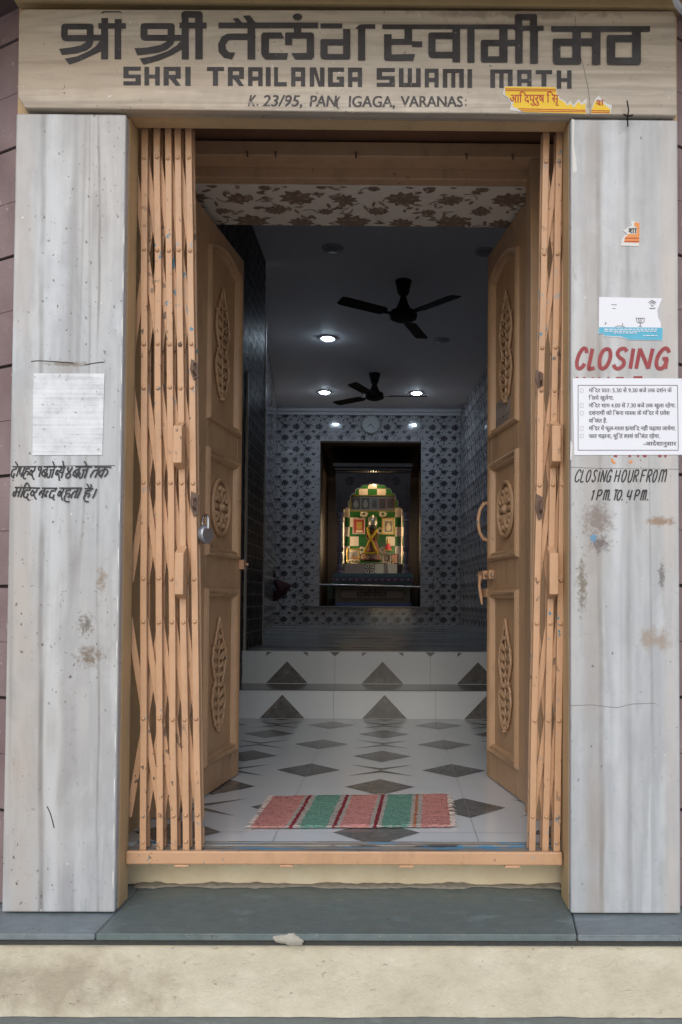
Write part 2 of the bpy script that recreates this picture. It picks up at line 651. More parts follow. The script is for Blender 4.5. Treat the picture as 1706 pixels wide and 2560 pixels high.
M_blue = simple('blue band paint', (.10, .13, .30), .5, .2, 15)
M_sgreen = simple('green glazed tile', (.028, .13, .035), .12, .15, 9)
M_swhite = simple('cream glazed tile', (.62, .52, .42), .14, .08, 9)
M_pink = simple('pinkish tile', (.50, .36, .30), .3, .1, 9)
M_yel = simple('marigold yellow', (.72, .44, .02), .7, .25, 90)
M_silver = simple('silver crown', (.62, .56, .45), .35, .4, 120, metal=.8)
M_idol = simple('black stone idol', (.018, .015, .015), .3, .3, 40)
M_cloth = simple('maroon idol robe', (.20, .06, .03), .6, .5, 90)
M_redp = simple('red card', (.36, .045, .03), .5, .15, 30)
M_cream2 = simple('cream paper', (.62, .52, .36), .6, .1, 30)
M_foto = simple('sepia print', (.22, .18, .13), .45, .6, 60)
M_foto2 = simple('grey print', (.36, .33, .29), .45, .6, 90)
M_foto3 = simple('reddish print', (.40, .16, .11), .45, .5, 90)
M_paper = simple('white paper', (.78, .79, .84), .55, .03, 8)
M_print = simple('printed grey ink', (.10, .10, .12), .6, .1, 30)
M_print2 = simple('faint grey ink', (.42, .43, .47), .6, .1, 30)
M_torn = simple('torn paper fibre', (.70, .69, .66), .9, .1, 60)
M_syel = simple('yellow sticker', (.86, .56, .01), .45, .06, 30)
M_sred = simple('sticker red ink', (.48, .05, .02), .5, .1, 30)
M_sora = simple('orange sticker', (.72, .27, .07), .5, .12, 40)
M_scyan = simple('cyan print', (.09, .42, .58), .5, .08, 20)
M_plaq = None
g = N('brushed white plaque')
ln = g.math('ADD', g.math('MULTIPLY', g.noise(g.pos((2, 1, 150)), 1, 2, .6), .35), g.math('MULTIPLY', g.noise(g.pos((1, 1, 1)), 16, 5, .65), .65))
col = g.ramp(ln, [(.36, (.46, .475, .49)), (.5, (.64, .66, .68)), (.62, (.74, .755, .77))])
sp = g.ramp(g.noise(g.pos(), 55, 3, .6), [(.66, 0.0), (.70, .7)])
M_plaq = g.out(g.mix(sp, col, (.22, .21, .2)), .4)


def emit(name, c, s):
    m = bpy.data.materials.new(name)
    m.use_nodes = True
    b = m.node_tree.nodes['Principled BSDF']
    b.inputs['Base Color'].default_value = (.8, .8, .8, 1)
    b.inputs['Emission Color'].default_value = (*c, 1)
    b.inputs['Emission Strength'].default_value = s
    return m


M_lamp = emit('lit downlight', (.68, .84, 1), 115)
M_bulb = emit('lit shrine bulb', (1, .74, .42), 110)

# ------------------------------------------------------------------ main measures
XA, XB, XC, XD = -1.0474, -.7451, .4819, .7794
ZT = 2.1857
ZF, ZU, ZC = .131, .510, 3.36
ZR1 = .300
YR1, YR2, YB = 2.675, 3.026, 8.52
YJ = .11

# ------------------------------------------------------------------ ground and steps
M_pave = simple('pale sandstone paving', (.52, .49, .45), .85, .15, 3, .004)
gm = MB().add([(-60, -60, -.40), (60, -60, -.40), (60, 60, -.40), (-60, 60, -.40)], [(0, 1, 2, 3)])
tag(gm.build('ground', M_pave, keep=True), kind='structure')
b = MB()
b.box(-2.4, 2.4, -.62, -.09, -.395, -.2205)
tag(b.build('lower_step', M_slate3, bevel=.006), 'lower slate step along the bottom edge, below the cream riser', 'step')

st = thing('entrance_step', 'cream washed entrance step topped by dark slate slabs', 'step', (-.1, -.12, -.22))
mb = MB()
nx, nz = 420, 20
rng = random.Random(3)
vs, fs = [], []
for k in range(nz + 1):
    for i in range(nx + 1):
        x = -2.2 + 4.4 * i / nx
        z = -.219 + .186 * k / nz
        y = -.108 + .006 * mnoise.noise(Vector((x * 6, z * 9, 2))) + .0028 * mnoise.noise(Vector((x * 22, z * 25, 5))) + .0012 * mnoise.noise(Vector((x * 60, z * 70, 8)))
        vs.append((x, y, z))
for k in range(nz):
    for i in range(nx):
        a = k * (nx + 1) + i
        fs.append((a, a + 1, a + nx + 2, a + nx + 1))
mb.add(vs, fs)
mb.box(-2.2, 2.2, -.095, .03, -.219, -.034)
riser = mb.build('riser', M_cream, st, smooth=True)
x0 = U(268, 2300, Z=0).x
sa, sb2 = U(238, 2335, Z=0), U(282, 2290, Z=0)
ca, cb2 = U(1442, 2335, Z=0), U(1432, 2290, Z=0)
ex = lambda p_, q_, y: p_.x + (q_.x - p_.x) * (y - p_.y) / (q_.y - p_.y)
for nm, xl, xr, m, zt, yf in (('slab_stone', lambda y: -2.2, lambda y: ex(sa, sb2, min(y, .05)) - .002, M_slate2, -.002, -.128),
                              ('slab_stone', lambda y: ex(sa, sb2, min(y, .05)), lambda y: ex(ca, cb2, min(y, .05)), M_slate, 0, -.130),
                              ('slab_stone', lambda y: ex(ca, cb2, min(y, .05)) + .002, lambda y: 2.2, M_slate2, -.0015, -.129)):
    b = MB()
    ol = [(xl(yf), yf), (xr(yf), yf), (xr(.05), .05), (xr(.24), .24), (xl(.24), .24), (xl(.05), .05)]
    b.prism([(x, y, -.017) for x, y in ol], (0, 0, .017 + zt))
    b.build(nm, m, st, bevel=.005, seg=3)


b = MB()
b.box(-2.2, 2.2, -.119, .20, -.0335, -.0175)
b.build('under_slab_band', simple('dark band under slab', (.055, .055, .05), .8, .4, 60, .004), st)  # dark recessed band that makes the slab front darker than its top


def crumbs(b_, x0_, x1_, y, z, ry, rz, seed, n=90, wob=.01):
    """an irregular strip of crumbling mortar along x"""
    pts = []
    vs_, fs_ = [], []
    for i_ in range(n + 1):
        x = x0_ + (x1_ - x0_) * i_ / n
        k_ = .55 + .75 * mnoise.noise(Vector((x * 9, seed, 0))) + .35 * mnoise.noise(Vector((x * 31, seed, 3)))
        k_ = max(.08, k_) * (0.1 if i_ in (0, n) else 1)
        yc = y + wob * mnoise.noise(Vector((x * 6, seed, 7)))
        for j_ in range(7):
            a_ = math.pi * j_ / 6
            q_ = 1 + .25 * mnoise.noise(Vector((x * 40, j_ * 1.7, seed)))
            vs_.append((x, yc - ry * k_ * q_ * math.cos(a_), z + rz * k_ * q_ * math.sin(a_)))
    for i_ in range(n):
        for j_ in range(6):
            fs_.append((i_ * 7 + j_, i_ * 7 + j_ + 1, i_ * 7 + j_ + 8, i_ * 7 + j_ + 7))
    b_.add(vs_, fs_)


M_cem = simple('cement', (.43, .40, .335), .9, .3, 40, .006)
b = MB()
c = U(727, 2343, Y=-.128)
b.ell((0, 0, 0), (.040, .009, .015), None, 26, 16)
b.v = [Vector((c.x, -.128, -.014)) + p_ * (1 + .45 * mnoise.noise(p_ * 38) + .2 * mnoise.noise(p_ * 110)) for p_ in b.v]
b.build('cement_lump', M_cem, st, smooth=True)
b = MB()
crumbs(b, -1.1, 1.0, -.112, -.036, .006, .010, 4, 260, .002)
b.build('mortar_joint', M_cem, st, smooth=True)

pl = MB()
pl.box(-.80, .54, .222, .40, 0.002, .119)
pl = pl.build('doorway_plinth', M_plinth)
tag(pl, 'cream painted plinth under the gate rail, stained along its top', 'plinth')
b = MB()
crumbs(b, -.76, .50, .212, .001, .030, .012, 2, 200, .008)
tag(b.build('mortar_bead', simple('dusty mortar', (.30, .27, .22), .95, .3, 50, .004), smooth=True),
    'crumbling grey mortar bead where slate slab meets cream plinth', 'mortar')
b = MB()
q = U(520, 2215, Z=.003)
b.hexa([(q.x - .02, q.y - .004, .001), (q.x + .02, q.y - .002, .001), (q.x + .016, q.y + .008, .001), (q.x - .018, q.y + .004, .001)],
       [(q.x - .02, q.y - .004, .003), (q.x + .02, q.y - .002, .006), (q.x + .016, q.y + .008, .003), (q.x - .018, q.y + .004, .003)])
tag(b.build('paper_scrap', M_torn), 'tiny pale paper scrap lying on the slate slab by plinth', 'scrap')

# ------------------------------------------------------------------ building shell
bd = thing('temple_building', 'brown painted temple front with deep doorway and tan ledge over the signboard', 'building', (-.13, .3, 0))
b = MB()
b.box(-1.06, XB, .032, YJ, .0, 2.52)
b.box(-1.06, -.80, YJ, .448, .0, 2.52)
b.build('pier', M_jamb, bd, bevel=.004)
b = MB()
b.box(XC, .79, .032, .13, .0, 2.52)
b.box(.545, .79, .13, .448, .0, 2.52)
b.build('pier', M_jamb, bd, bevel=.004)
b = MB()
b.box(XB, XC, .024, .085, ZT + .004, 2.375)
b.build('doorway_head', M_jamb, bd, bevel=.004)
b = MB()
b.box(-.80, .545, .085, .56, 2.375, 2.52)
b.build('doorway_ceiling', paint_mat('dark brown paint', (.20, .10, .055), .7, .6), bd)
b = MB()
b.box(-1.6, 1.7, .032, .88, 2.52, 3.6)
b.box(-.80, .545, .56, .88, 2.30, 2.52)
b.box(-1.6, -1.06, .4, .88, -.2, 2.52)
b.box(.79, 1.7, .4, .88, -.2, 2.52)
b.box(-1.06, -.80, .448, .88, .0, 2.52)
b.box(.545, .79, .448, .88, .0, 2.52)
b.build('wall_mass', M_recess, bd)
b = MB()
b.box(-1.9, 1.9, -.42, .03, 2.525, 2.64)
b.box(-1.06, .80, -.004, .031, 2.492, 2.5245)
b.build('ledge', M_tan, bd, bevel=.008)

# corner walls to both sides
def sidewall(px, sgn, name, label):
    root = MB()
    p0 = U(px, 1400, Y=.045)
    d = Vector((-1.84 * sgn, 1, 0)).normalized()
    nrm = Vector((-d.y * sgn, d.x * sgn, 0)) if sgn > 0 else Vector((d.y * -sgn, -d.x * -sgn, 0))
    a = Vector((p0.x, p0.y, -.02)) - d * .02
    L = 2.2
    back = Vector((0, .3, 0))
    zs = []
    z = U(px, 1186, Y=.045).z
    pitch = .3105
    k0 = z - 5 * pitch
    wall = MB()
    o = None
    zz = k0
    rows = []
    while zz < 3.6:
        lo, hi = max(zz, -.0) + .004, zz + pitch - .004
        if hi > 0:
            for part in range(2):
                l2 = lo + (hi - lo) * part / 2 + .0008
                h2 = lo + (hi - lo) * (part + 1) / 2 - .0008
                q = [a, a + d * L, a + d * L + back, a + back]
                wall.hexa([(v.x, v.y, l2) for v in q], [(v.x, v.y, h2) for v in q], 0)
        zz += pitch
    q = [a + back * .03, a + d * L + back * .03, a + d * L + back * 1.05, a + back * 1.05]
    wall.hexa([(v.x, v.y, 0) for v in q], [(v.x, v.y, 3.6) for v in q], 1)
    o = wall.build(name, [M_mauve, M_joint])
    tag(o, label, 'wall')


sidewall(44, 1, 'block_wall', 'mauve block wall with dark joints beside the left marble pillar')
sidewall(1697, -1, 'block_wall', 'thin strip of mauve block wall right of the right marble pillar')

# ------------------------------------------------------------------ marble cladding
for nm, xa, xb, m, lab, tops in (
        ('marble_pillar', XA, XB, M_marL, 'left streaked marble pillar carrying a blank plaque and hand painted Hindi lines', 2.18),
        ('marble_pillar', XC, XD, M_marR, 'right streaked marble pillar carrying CLOSING lettering and paper notices', 2.18)):
    b = MB()
    b.box(xa, xb, 0, .03, .003, tops)
    o = b.build(nm, m, bevel=.005, seg=3)
    tag(o, lab, 'pillar')
    if xa < 0:
        PILL = o
    else:
        PILR = o
b = MB()
YS = -.012
pts = [(44, 240), (62, 269.5), (318, 272.5), (900, 280), (1500, 286.5), (1690, 288.5), (1694, 284), (1690, 40), (1684, 27), (62, 22), (47, 34)]
b.prism([U(x, y, Y=YS) for x, y in pts], (0, .04, 0))
SIGN = b.build('marble_signboard', M_marT, bevel=.004)
tag(SIGN, 'long beige marble signboard over the doorway with black Hindi and English name', 'signboard')
# joints between the marble pieces and hairline cracks
ck = Paint(0, .0006)
for line in ([(1425, 1764), (1480, 1762), (1530, 1768), (1545, 1769), (1580, 1760), (1640, 1758)],
             [(1425, 1168), (1500, 1171), (1700, 1173)]):
    ck.stroke(line, 1.1, False)
build_paint(ck, 'crack', simple('grey seam', (.17, .15, .13), .8), PILR)
ck = Paint(0, .0006)
ck.stroke([(30, 1166), (150, 1165), (288, 1164)], 1.5, False)
ck.stroke([(78, 904), (100, 902), (165, 906), (185, 908)], 2.2)
ck.stroke([(212, 913), (235, 908), (262, 905)], 2.2)
ck.stroke([(118, 2016), (127, 2036), (136, 2070)], 2.4)
build_paint(ck, 'crack', M_joint, PILL)
ck = Paint(YS, .0006)
ck.stroke([(1438, 40), (1446, 120), (1460, 170), (1472, 230), (1476, 286)], 1.5)
build_paint(ck, 'crack', simple('hairline', (.2, .17, .14), .8), SIGN)


ck = Paint(0, .0007)
for pts in ([(1430, 296), (1437, 300), (1435, 360), (1441, 400), (1443, 428), (1433, 434), (1431, 380)], [(1427, 1100), (1432, 1112), (1429, 1150), (1426, 1150)]):
    ck.poly(pts)
build_paint(ck, 'edge_chip', M_torn, PILR)
ck = Paint(0, .0007)
for k in range(15):
    y = 560 + 115 * k
    x = 314 - (y - 285) * .0165
    ck.poly([(x + 2, y), (x + .2 - 2.2 * ((k * 7) % 5) / 5, y + 12), (x - 1.2, y + 40), (x + 1.5, y + 60)])
build_paint(ck, 'edge_chip', M_torn, PILL)

# ------------------------------------------------------------------ painted name on the signboard
def zoomer(x0, y0, k):
    return lambda x, y: (x0 + k * x, y0 + k * y)


def rects(p, z, lst):
    for a in lst:
        if isinstance(a, tuple):
            p.poly([z(a[0], a[1]), z(a[2], a[1]), z(a[2], a[3]), z(a[0], a[3])])
        else:
            p.poly([z(*q) for q in a])


def rbox(x0, y0, x1, y1, tl=0, tr=0, bl=0, br=0):
    """rectangle with cut corners"""
    o = []
    for (cx, cy, c, dx, dy) in ((x0, y0, tl, 1, 1), (x1, y0, tr, -1, 1), (x1, y1, br, -1, -1), (x0, y1, bl, 1, -1)):
        if c:
            pr = [(cx, cy + dy * c), (cx + dx * c * .3, cy + dy * c * .3), (cx + dx * c, cy)]
            o += pr if (dx, dy) in ((1, 1), (-1, -1)) else pr[::-1]
        else:
            o.append((cx, cy))
    return o


p1 = Paint(YS)
z = zoomer(130, 20, .27423)
rects(p1, z, [
    rbox(85, 142, 380, 195, 30, 25), (85, 195, 145, 246), rbox(85, 246, 318, 302, 0, 0, 40, 0), (318, 195, 380, 302), (380, 244, 449, 297),
    [(318, 300), (380, 298), (366, 345), (320, 385), (230, 412), (92, 428), (65, 372), (180, 358), (265, 340), (300, 318)],
    [(449, 300), (449, 395), (380, 425), (280, 472), (160, 515), (118, 462), (230, 440), (330, 395), (400, 350), (437, 300)],
    (449, 188, 513, 466), (572, 188, 632, 466), (425, 138, 675, 188), (452, 92, 512, 138), (574, 100, 636, 138),
    [(450, 45), (470, 29), (620, 29), (640, 45), (634, 47), (612, 38), (478, 38), (458, 52)],
    rbox(808, 138, 1120, 190, 25, 25), (808, 190, 872, 244), rbox(808, 244, 1055, 297, 0, 0, 35, 0), (1055, 190, 1120, 297), (1120, 244, 1184, 297),
    [(1055, 296), (1120, 296), (1105, 330), (1050, 378), (960, 408), (780, 430), (752, 366), (870, 360), (990, 337), (1035, 312)],
    [(1184, 300), (1184, 375), (1100, 425), (980, 475), (835, 515), (800, 460), (920, 440), (1050, 395), (1140, 340), (1172, 300)],
    (1184, 185, 1248, 466), (1308, 185, 1375, 466), (1163, 132, 1410, 185), (1184, 86, 1245, 132), (1306, 86, 1375, 132), rbox(1180, 27, 1376, 86, 30, 30)])
z = zoomer(530, 20, .27423)
rects(p1, z, [
    (60, 132, 970, 183), (990, 140, 1190, 183), [(1305, 186), (1350, 150), (1395, 147), (1490, 147), (1490, 188)],
    [(190, 96), (238, 90), (278, 132), (222, 132)], [(285, 70), (345, 65), (400, 132), (325, 132)],
    (176, 232, 325, 288), (325, 183, 395, 466),
    [(176, 232), (140, 234), (90, 262), (57, 330), (62, 400), (110, 450), (185, 466), (212, 405), (160, 405), (127, 370), (124, 330), (150, 292), (176, 288)],
    [(450, 240), (468, 222), (635, 222), (658, 275), (450, 275)], (450, 275, 520, 410), [(450, 410), (695, 410), (683, 466), (490, 466), (460, 440)],
    rbox(668, 222, 932, 275, 12, 25), (668, 275, 732, 335), (865, 275, 932, 410), [(725, 410), (932, 410), (932, 445), (910, 466), (758, 466)],
    (748, 183, 815, 222), rbox(990, 283, 1197, 337, 15, 0), (990, 337, 1055, 418), rbox(990, 418, 1262, 466, 0, 0, 28, 18), (1197, 190, 1262, 418),
    (1333, 188, 1398, 475)])
p1.dot(z(780, 80), 12, 8.5)
z = zoomer(940, 20, .2296)
rects(p1, z, [
    (70, 178, 1512, 226), rbox(90, 285, 172, 570, 0, 0, 25, 0), (172, 335, 395, 395), (313, 226, 395, 335), (395, 362, 505, 420),
    [(172, 505), (425, 500), (408, 570), (172, 570)], rbox(572, 265, 835, 333, 25, 0), (572, 333, 650, 475), rbox(572, 475, 835, 540, 0, 0, 40, 0),
    (835, 226, 918, 585), (997, 226, 1075, 590), rbox(1143, 345, 1345, 408, 22, 0), (1143, 408, 1222, 525), rbox(1143, 525, 1435, 588, 0, 0, 25, 10),
    (1345, 226, 1435, 525), (1435, 345, 1519, 408)])
z = zoomer(1260, 20, .24235)
rects(p1, z, [
    (112, 182, 412, 229), (118, 229, 195, 565), (272, 229, 353, 568), (116, 122, 190, 182), (270, 122, 343, 182), rbox(116, 62, 344, 122, 20, 20),
    (490, 186, 1508, 240), rbox(505, 315, 708, 385, 18, 0), (505, 385, 585, 512), rbox(505, 512, 797, 578, 0, 0, 35, 18), (708, 240, 795, 512),
    (797, 312, 910, 385), (910, 240, 998, 580), rbox(1062, 277, 1150, 580, 22, 0, 28, 0), (1150, 277, 1325, 345), (1150, 510, 1325, 582),
    rbox(1325, 240, 1415, 582, 0, 0, 0, 25)])
build_paint(p1, 'hindi_lettering', M_ink, SIGN)

# block capitals: strokes of an upright slab alphabet
V, H = .30, .21


def block(ch):
    """rectangles / polygons in a unit box, y downwards"""
    v, h = V, H
    m0, m1 = .43, .62
    return {
        'S': [(0, 0, 1, h), (0, h, v, m0), (0, m0, 1, m1), (1 - v, m1, 1, 1 - h), (0, 1 - h, 1, 1)],
        'H': [(0, 0, v, 1), (1 - v, 0, 1, 1), (v, m0, 1 - v, m1)],
        'R': [(0, 0, v, 1), (v, 0, 1, h), (1 - v, h, 1, m0), (v, m0, 1, m1), [(v + .05, m1), (v + .40, m1), (1, 1), (1 - v, 1)]],
        'I': [(0, 0, 1, 1)],
        'T': [(0, 0, 1, h), (.5 - v / 2, h, .5 + v / 2, 1)],
        'A': [(0, 0, v, 1), (1 - v, 0, 1, 1), (v, 0, 1 - v, h), (v, .5, 1 - v, .5 + h)],
        'L': [(0, 0, v, 1), (v, 1 - h, 1, 1)],
        'N': [(0, 0, v, 1), (1 - v, 0, 1, 1), [(v, 0), (v + .12, 0), (1 - v, .78), (1 - v, 1), (1 - v - .1, 1), (v, .3)]],
        'G': [(0, 0, 1, h), (0, h, v, 1), (v, 1 - h, 1, 1), (1 - v, .48, 1, 1 - h), (.55, .48, 1 - v, .62)],
        'W': [(0, 0, v * .72, 1), (.5 - v * .32, 0, .5 + v * .32, 1), (1 - v * .72, 0, 1, 1), (v * .72, 1 - h, .5 - v * .32, 1), (.5 + v * .32, 1 - h, 1 - v * .72, 1)],
        'M': [(0, 0, v * .72, 1), (.5 - v * .32, h, .5 + v * .32, 1), (1 - v * .72, 0, 1, 1), (v * .72, 0, 1 - v * .72, h)],
    }[ch]


def block_word(p, z, letters, ya, yb):
    for ch, xa, xb in letters:
        y0, y1 = ya(xa), yb(xa)
        for a in block(ch):
            pts = [(a[0], a[1]), (a[2], a[1]), (a[2], a[3]), (a[0], a[3])] if isinstance(a, tuple) else a
            p.poly([z(xa + (xb - xa) * q[0], y0 + (y1 - y0) * q[1]) for q in pts])


z = zoomer(290, 150, .4018)
z2_ = zoomer(900, 150, .4209)
for zz_, wrd, fa, fb in (
        (z, [('S', 47, 155), ('H', 178, 273), ('R', 297, 403), ('I', 432, 465)], lambda x: 41 + x * .004, lambda x: 156 + x * .006),
        (z, [('T', 567, 673), ('R', 697, 797), ('A', 823, 913), ('I', 933, 963), ('L', 985, 1063), ('A', 1091, 1178), ('N', 1207, 1298), ('G', 1320, 1420), ('A', 1445, 1532)],
         lambda x: 41 + x * .004, lambda x: 156 + x * .006),
        (z2_, [('S', 100, 208), ('W', 232, 362), ('A', 386, 468), ('M', 493, 618), ('I', 640, 667)], lambda x: 46 + x * .013, lambda x: 157 + x * .01),
        (z2_, [('M', 775, 908), ('A', 935, 1020), ('T', 1045, 1143), ('H', 1170, 1258)], lambda x: 46 + x * .013, lambda x: 157 + x * .01)):
    p2 = Paint(YS)
    block_word(p2, zz_, wrd, fa, fb)
    build_paint(p2, 'english_word', M_ink, SIGN)

# ------------------------------------------------------------------ small type: outlines of the built-in font
FONT_OBJ = {}


def font_mesh(s):
    if s in FONT_OBJ:
        return FONT_OBJ[s]
    c = bpy.data.curves.new('type', 'FONT')
    c.body = s
    c.resolution_u = 3
    o = bpy.data.objects.new('type', c)
    COL.objects.link(o)
    dg = bpy.context.evaluated_depsgraph_get()
    m = bpy.data.meshes.new_from_object(o.evaluated_get(dg))
    vs = [tuple(v.co[:2]) for v in m.vertices]
    fs = [tuple(f.vertices) for f in m.polygons]
    bpy.data.objects.remove(o)
    bpy.data.curves.remove(c)
    bpy.data.meshes.remove(m)
    FONT_OBJ[s] = (vs, fs)
    return FONT_OBJ[s]


def xmax(s):
    v = font_mesh(s)[0]
    return max(p[0] for p in v) if v else 0


def adv(s):
    return xmax(s + 'I') - xmax('I')


def clip_right(vs, fs, xc):
    bm = bmesh.new()
    bv = [bm.verts.new((x, y, 0)) for x, y in vs]
    for f in fs:
        try:
            bm.faces.new([bv[i] for i in f])
        except ValueError:
            pass
    g_ = bm.verts[:] + bm.edges[:] + bm.faces[:]
    bmesh.ops.bisect_plane(bm, geom=g_, plane_co=(xc, 0, 0), plane_no=(1, 0, 0), clear_outer=True)
    bm.verts.index_update()
    v2 = [tuple(v.co[:2]) for v in bm.verts]
    f2 = [tuple(v.index for v in f.verts) for f in bm.faces]
    bm.free()
    return v2, f2


CONS = set('कखगघचछजझटठडढणतथदधनपफबभमयरलवशषसहक्ष')
SIGNS = set('ािीुूृेैोौंँः़')


def dev_runs(text):
    """logical Devanagari -> list of (string, kind) in drawing order; kind: full, half, ra, reph"""
    out = []
    i = 0
    while i < len(text):
        ch = text[i]
        if ch in CONS:
            cl, reph = [], False
            while True:
                if i + 1 < len(text) and text[i + 1] == '्' and i + 2 < len(text):
                    if text[i] == 'र' and not cl:
                        reph = True
                    else:
                        cl.append((text[i], 'half'))
                    i += 2
                else:
                    cl.append((text[i], 'full'))
                    i += 1
                    break
            sg = ''
            while i < len(text) and text[i] in SIGNS:
                sg += text[i]
                i += 1
            if 'ि' in sg:
                out.append(('ि', 'full'))
                sg = sg.replace('ि', '')
            if len(cl) > 1 and cl[-1][0] == 'र':
                cl = cl[:-2] + [(cl[-2][0], 'full')]
                out += cl[:-1] + [(cl[-1][0], 'ra')]
            else:
                out += cl
            if sg:
                out.append((out.pop()[0] + sg, 'full')) if out[-1][1] == 'full' else out.append((sg, 'full'))
            if reph:
                out.append(('', 'reph'))
        else:
            out.append((ch, 'full'))
            i += 1
    return out


def typeset(text):
    """-> 2-D verts, faces, total advance (unit em)"""
    V_, F_, x = [], [], 0.0

    def put(vs, fs, dx):
        o = len(V_)
        V_.extend((a + dx, b) for a, b in vs)
        F_.extend(tuple(i + o for i in f) for f in fs)

    for s, k in dev_runs(text):
        if s == ' ':
            x += .26
        elif k == 'half':
            vs, fs = font_mesh(s)
            a = adv(s)
            vs, fs = clip_right(vs, fs, a * .60)
            put(vs, fs, x)
            x += a * .60
        elif k == 'reph':
            put([(-.16, .66), (-.10, .70), (-.02, .86), (-.09, .84)], [(0, 1, 2, 3)], x - .05)
        else:
            vs, fs = font_mesh(s)
            put(vs, fs, x)
            a = adv(s)
            if k == 'ra':
                put([(a * .25, .02), (a * .62, .16), (a * .62, .24), (a * .25, .09)], [(0, 1, 2, 3)], x)
            x += a
    return V_, F_, x


def type_line(p, text, x0, x1, base, h=None, shear=0, mi=0, slope=0, bold=0):
    """lay a line of type between photo columns x0 and x1, base row `base`; h = px per em"""
    vs, fs, a = typeset(text)
    if not vs:
        return
    lo, hi = min(v[0] for v in vs), max(v[0] for v in vs)
    k = (x1 - x0) / (hi - lo)
    h = h or k
    for d in ((0, bold) if bold else (0,)):
        pts = [p.P((x0 + (v[0] - lo) * k + v[1] * h * shear + d, base - v[1] * h + (v[0] - lo) * k * slope)) for v in vs]
        p.mb.add(pts, fs, mi)
        p.o += p.step


for arg_, kw_ in ((('K', 620, 636, 265, 40, .22), dict(bold=1.5)), (('.', 642, 646, 264, 38), {}), (('23/95,', 656, 754, 265, 40, .2), dict(slope=.005, bold=1.8)),
                  (('PAN', 774, 838, 266, 40, .12), dict(bold=1.8)), (('(', 838, 848, 264, 34, .12), dict(bold=1.5)), (('IGAGA,', 872, 986, 267, 40, .05), dict(slope=.004, bold=1.8)),
                  (('VARANAS', 1002, 1156, 266, 38, .0), dict(slope=.004, bold=1.8)), ((':', 1163, 1167, 264, 34), {})):
    p3 = Paint(YS)
    type_line(p3, *arg_, **kw_)
    build_paint(p3, 'address_word', M_ink2, SIGN)

# ------------------------------------------------------------------ brush lettering on the pillars
LAT = {
    'C': [[(1, .78), (.85, .97), (.5, 1), (.15, .75), (0, .4), (.12, .1), (.4, 0), (.75, .08), (.95, .25)]],
    'L': [[(.1, 1), (.05, .5), (0, .02), (.5, 0), (1, .03)]],
    'O': [[(.55, 1), (.2, .88), (0, .5), (.15, .1), (.45, 0), (.8, .15), (1, .55), (.85, .9), (.5, 1)]],
    'S': [[(1, .85), (.75, 1), (.35, .95), (.2, .75), (.45, .55), (.8, .42), (.9, .2), (.6, .02), (.25, .02), (0, .2)]],
    'I': [[(.5, 1), (.5, 0)]],
    'i': [[(.5, .88), (.5, 0)], [(.55, 1.13), (.45, 1.06)]],
    'N': [[(0, 0), (.05, 1)], [(.05, 1), (.9, 0)], [(.9, 0), (1, 1)]],
    'G': [[(1, .8), (.8, .98), (.5, 1), (.15, .75), (0, .4), (.12, .1), (.42, 0), (.75, .1), (.9, .45)], [(.5, .48), (1, .5)], [(.9, .5), (.88, 0)]],
    'H': [[(0, 1), (0, 0)], [(1, 1), (1, 0)], [(0, .5), (1, .52)]],
    'U': [[(0, 1), (0, .3), (.2, .02), (.7, .02), (1, .3), (1, 1)]],
    'R': [[(0, 1), (0, 0)], [(0, .98), (.7, 1), (1, .8), (.75, .55), (.05, .5)], [(.35, .5), (1, 0)]],
    'F': [[(0, 1), (0, 0)], [(0, .98), (1, 1)], [(0, .55), (.7, .57)]],
    'M': [[(0, 0), (.05, 1)], [(.05, .9), (.3, 1), (.48, .8), (.5, 0)], [(.5, .8), (.75, 1), (.95, .85), (1, 0)]],
    'P': [[(0, 1), (0, 0)], [(0, .98), (.7, 1), (1, .78), (.7, .5), (.05, .45)]],
    'T': [[(0, 1), (1, 1)], [(.5, 1), (.5, 0)]],
    '1': [[(.2, .8), (.7, 1)], [(.7, 1), (.5, 0)]],
    '4': [[(.2, 1), (.05, .42), (.6, .38), (1, .42)], [(.85, 1), (.75, 0)]],
    '.': [[(.3, .1), (.6, -.02)]],
}


def brush(p, z, letters, y0, y1, wd, sh=0, mi=0, shrink=.86):
    for ch, xa, xb in letters:
        hgt = y1 - y0
        mid_ = (xa + xb) / 2
        xa, xb = mid_ + (xa - mid_) * shrink, mid_ + (xb - mid_) * shrink
        for ln in LAT[ch]:
            pts = [z(xa + (xb - xa) * q[0] + sh * hgt * (q[1] - .5), y1 - hgt * q[1]) for q in ln]
            p.stroke(pts, wd, len(ln) > 2, mi)


z6 = zoomer(1380, 700, .2551)
p4 = Paint(0)
brush(p4, z6, [('C', 245, 340), ('L', 372, 440), ('O', 462, 580), ('S', 605, 735), ('I', 755, 815), ('N', 832, 985), ('G', 1022, 1150)], 672, 868, 9.5, .16)
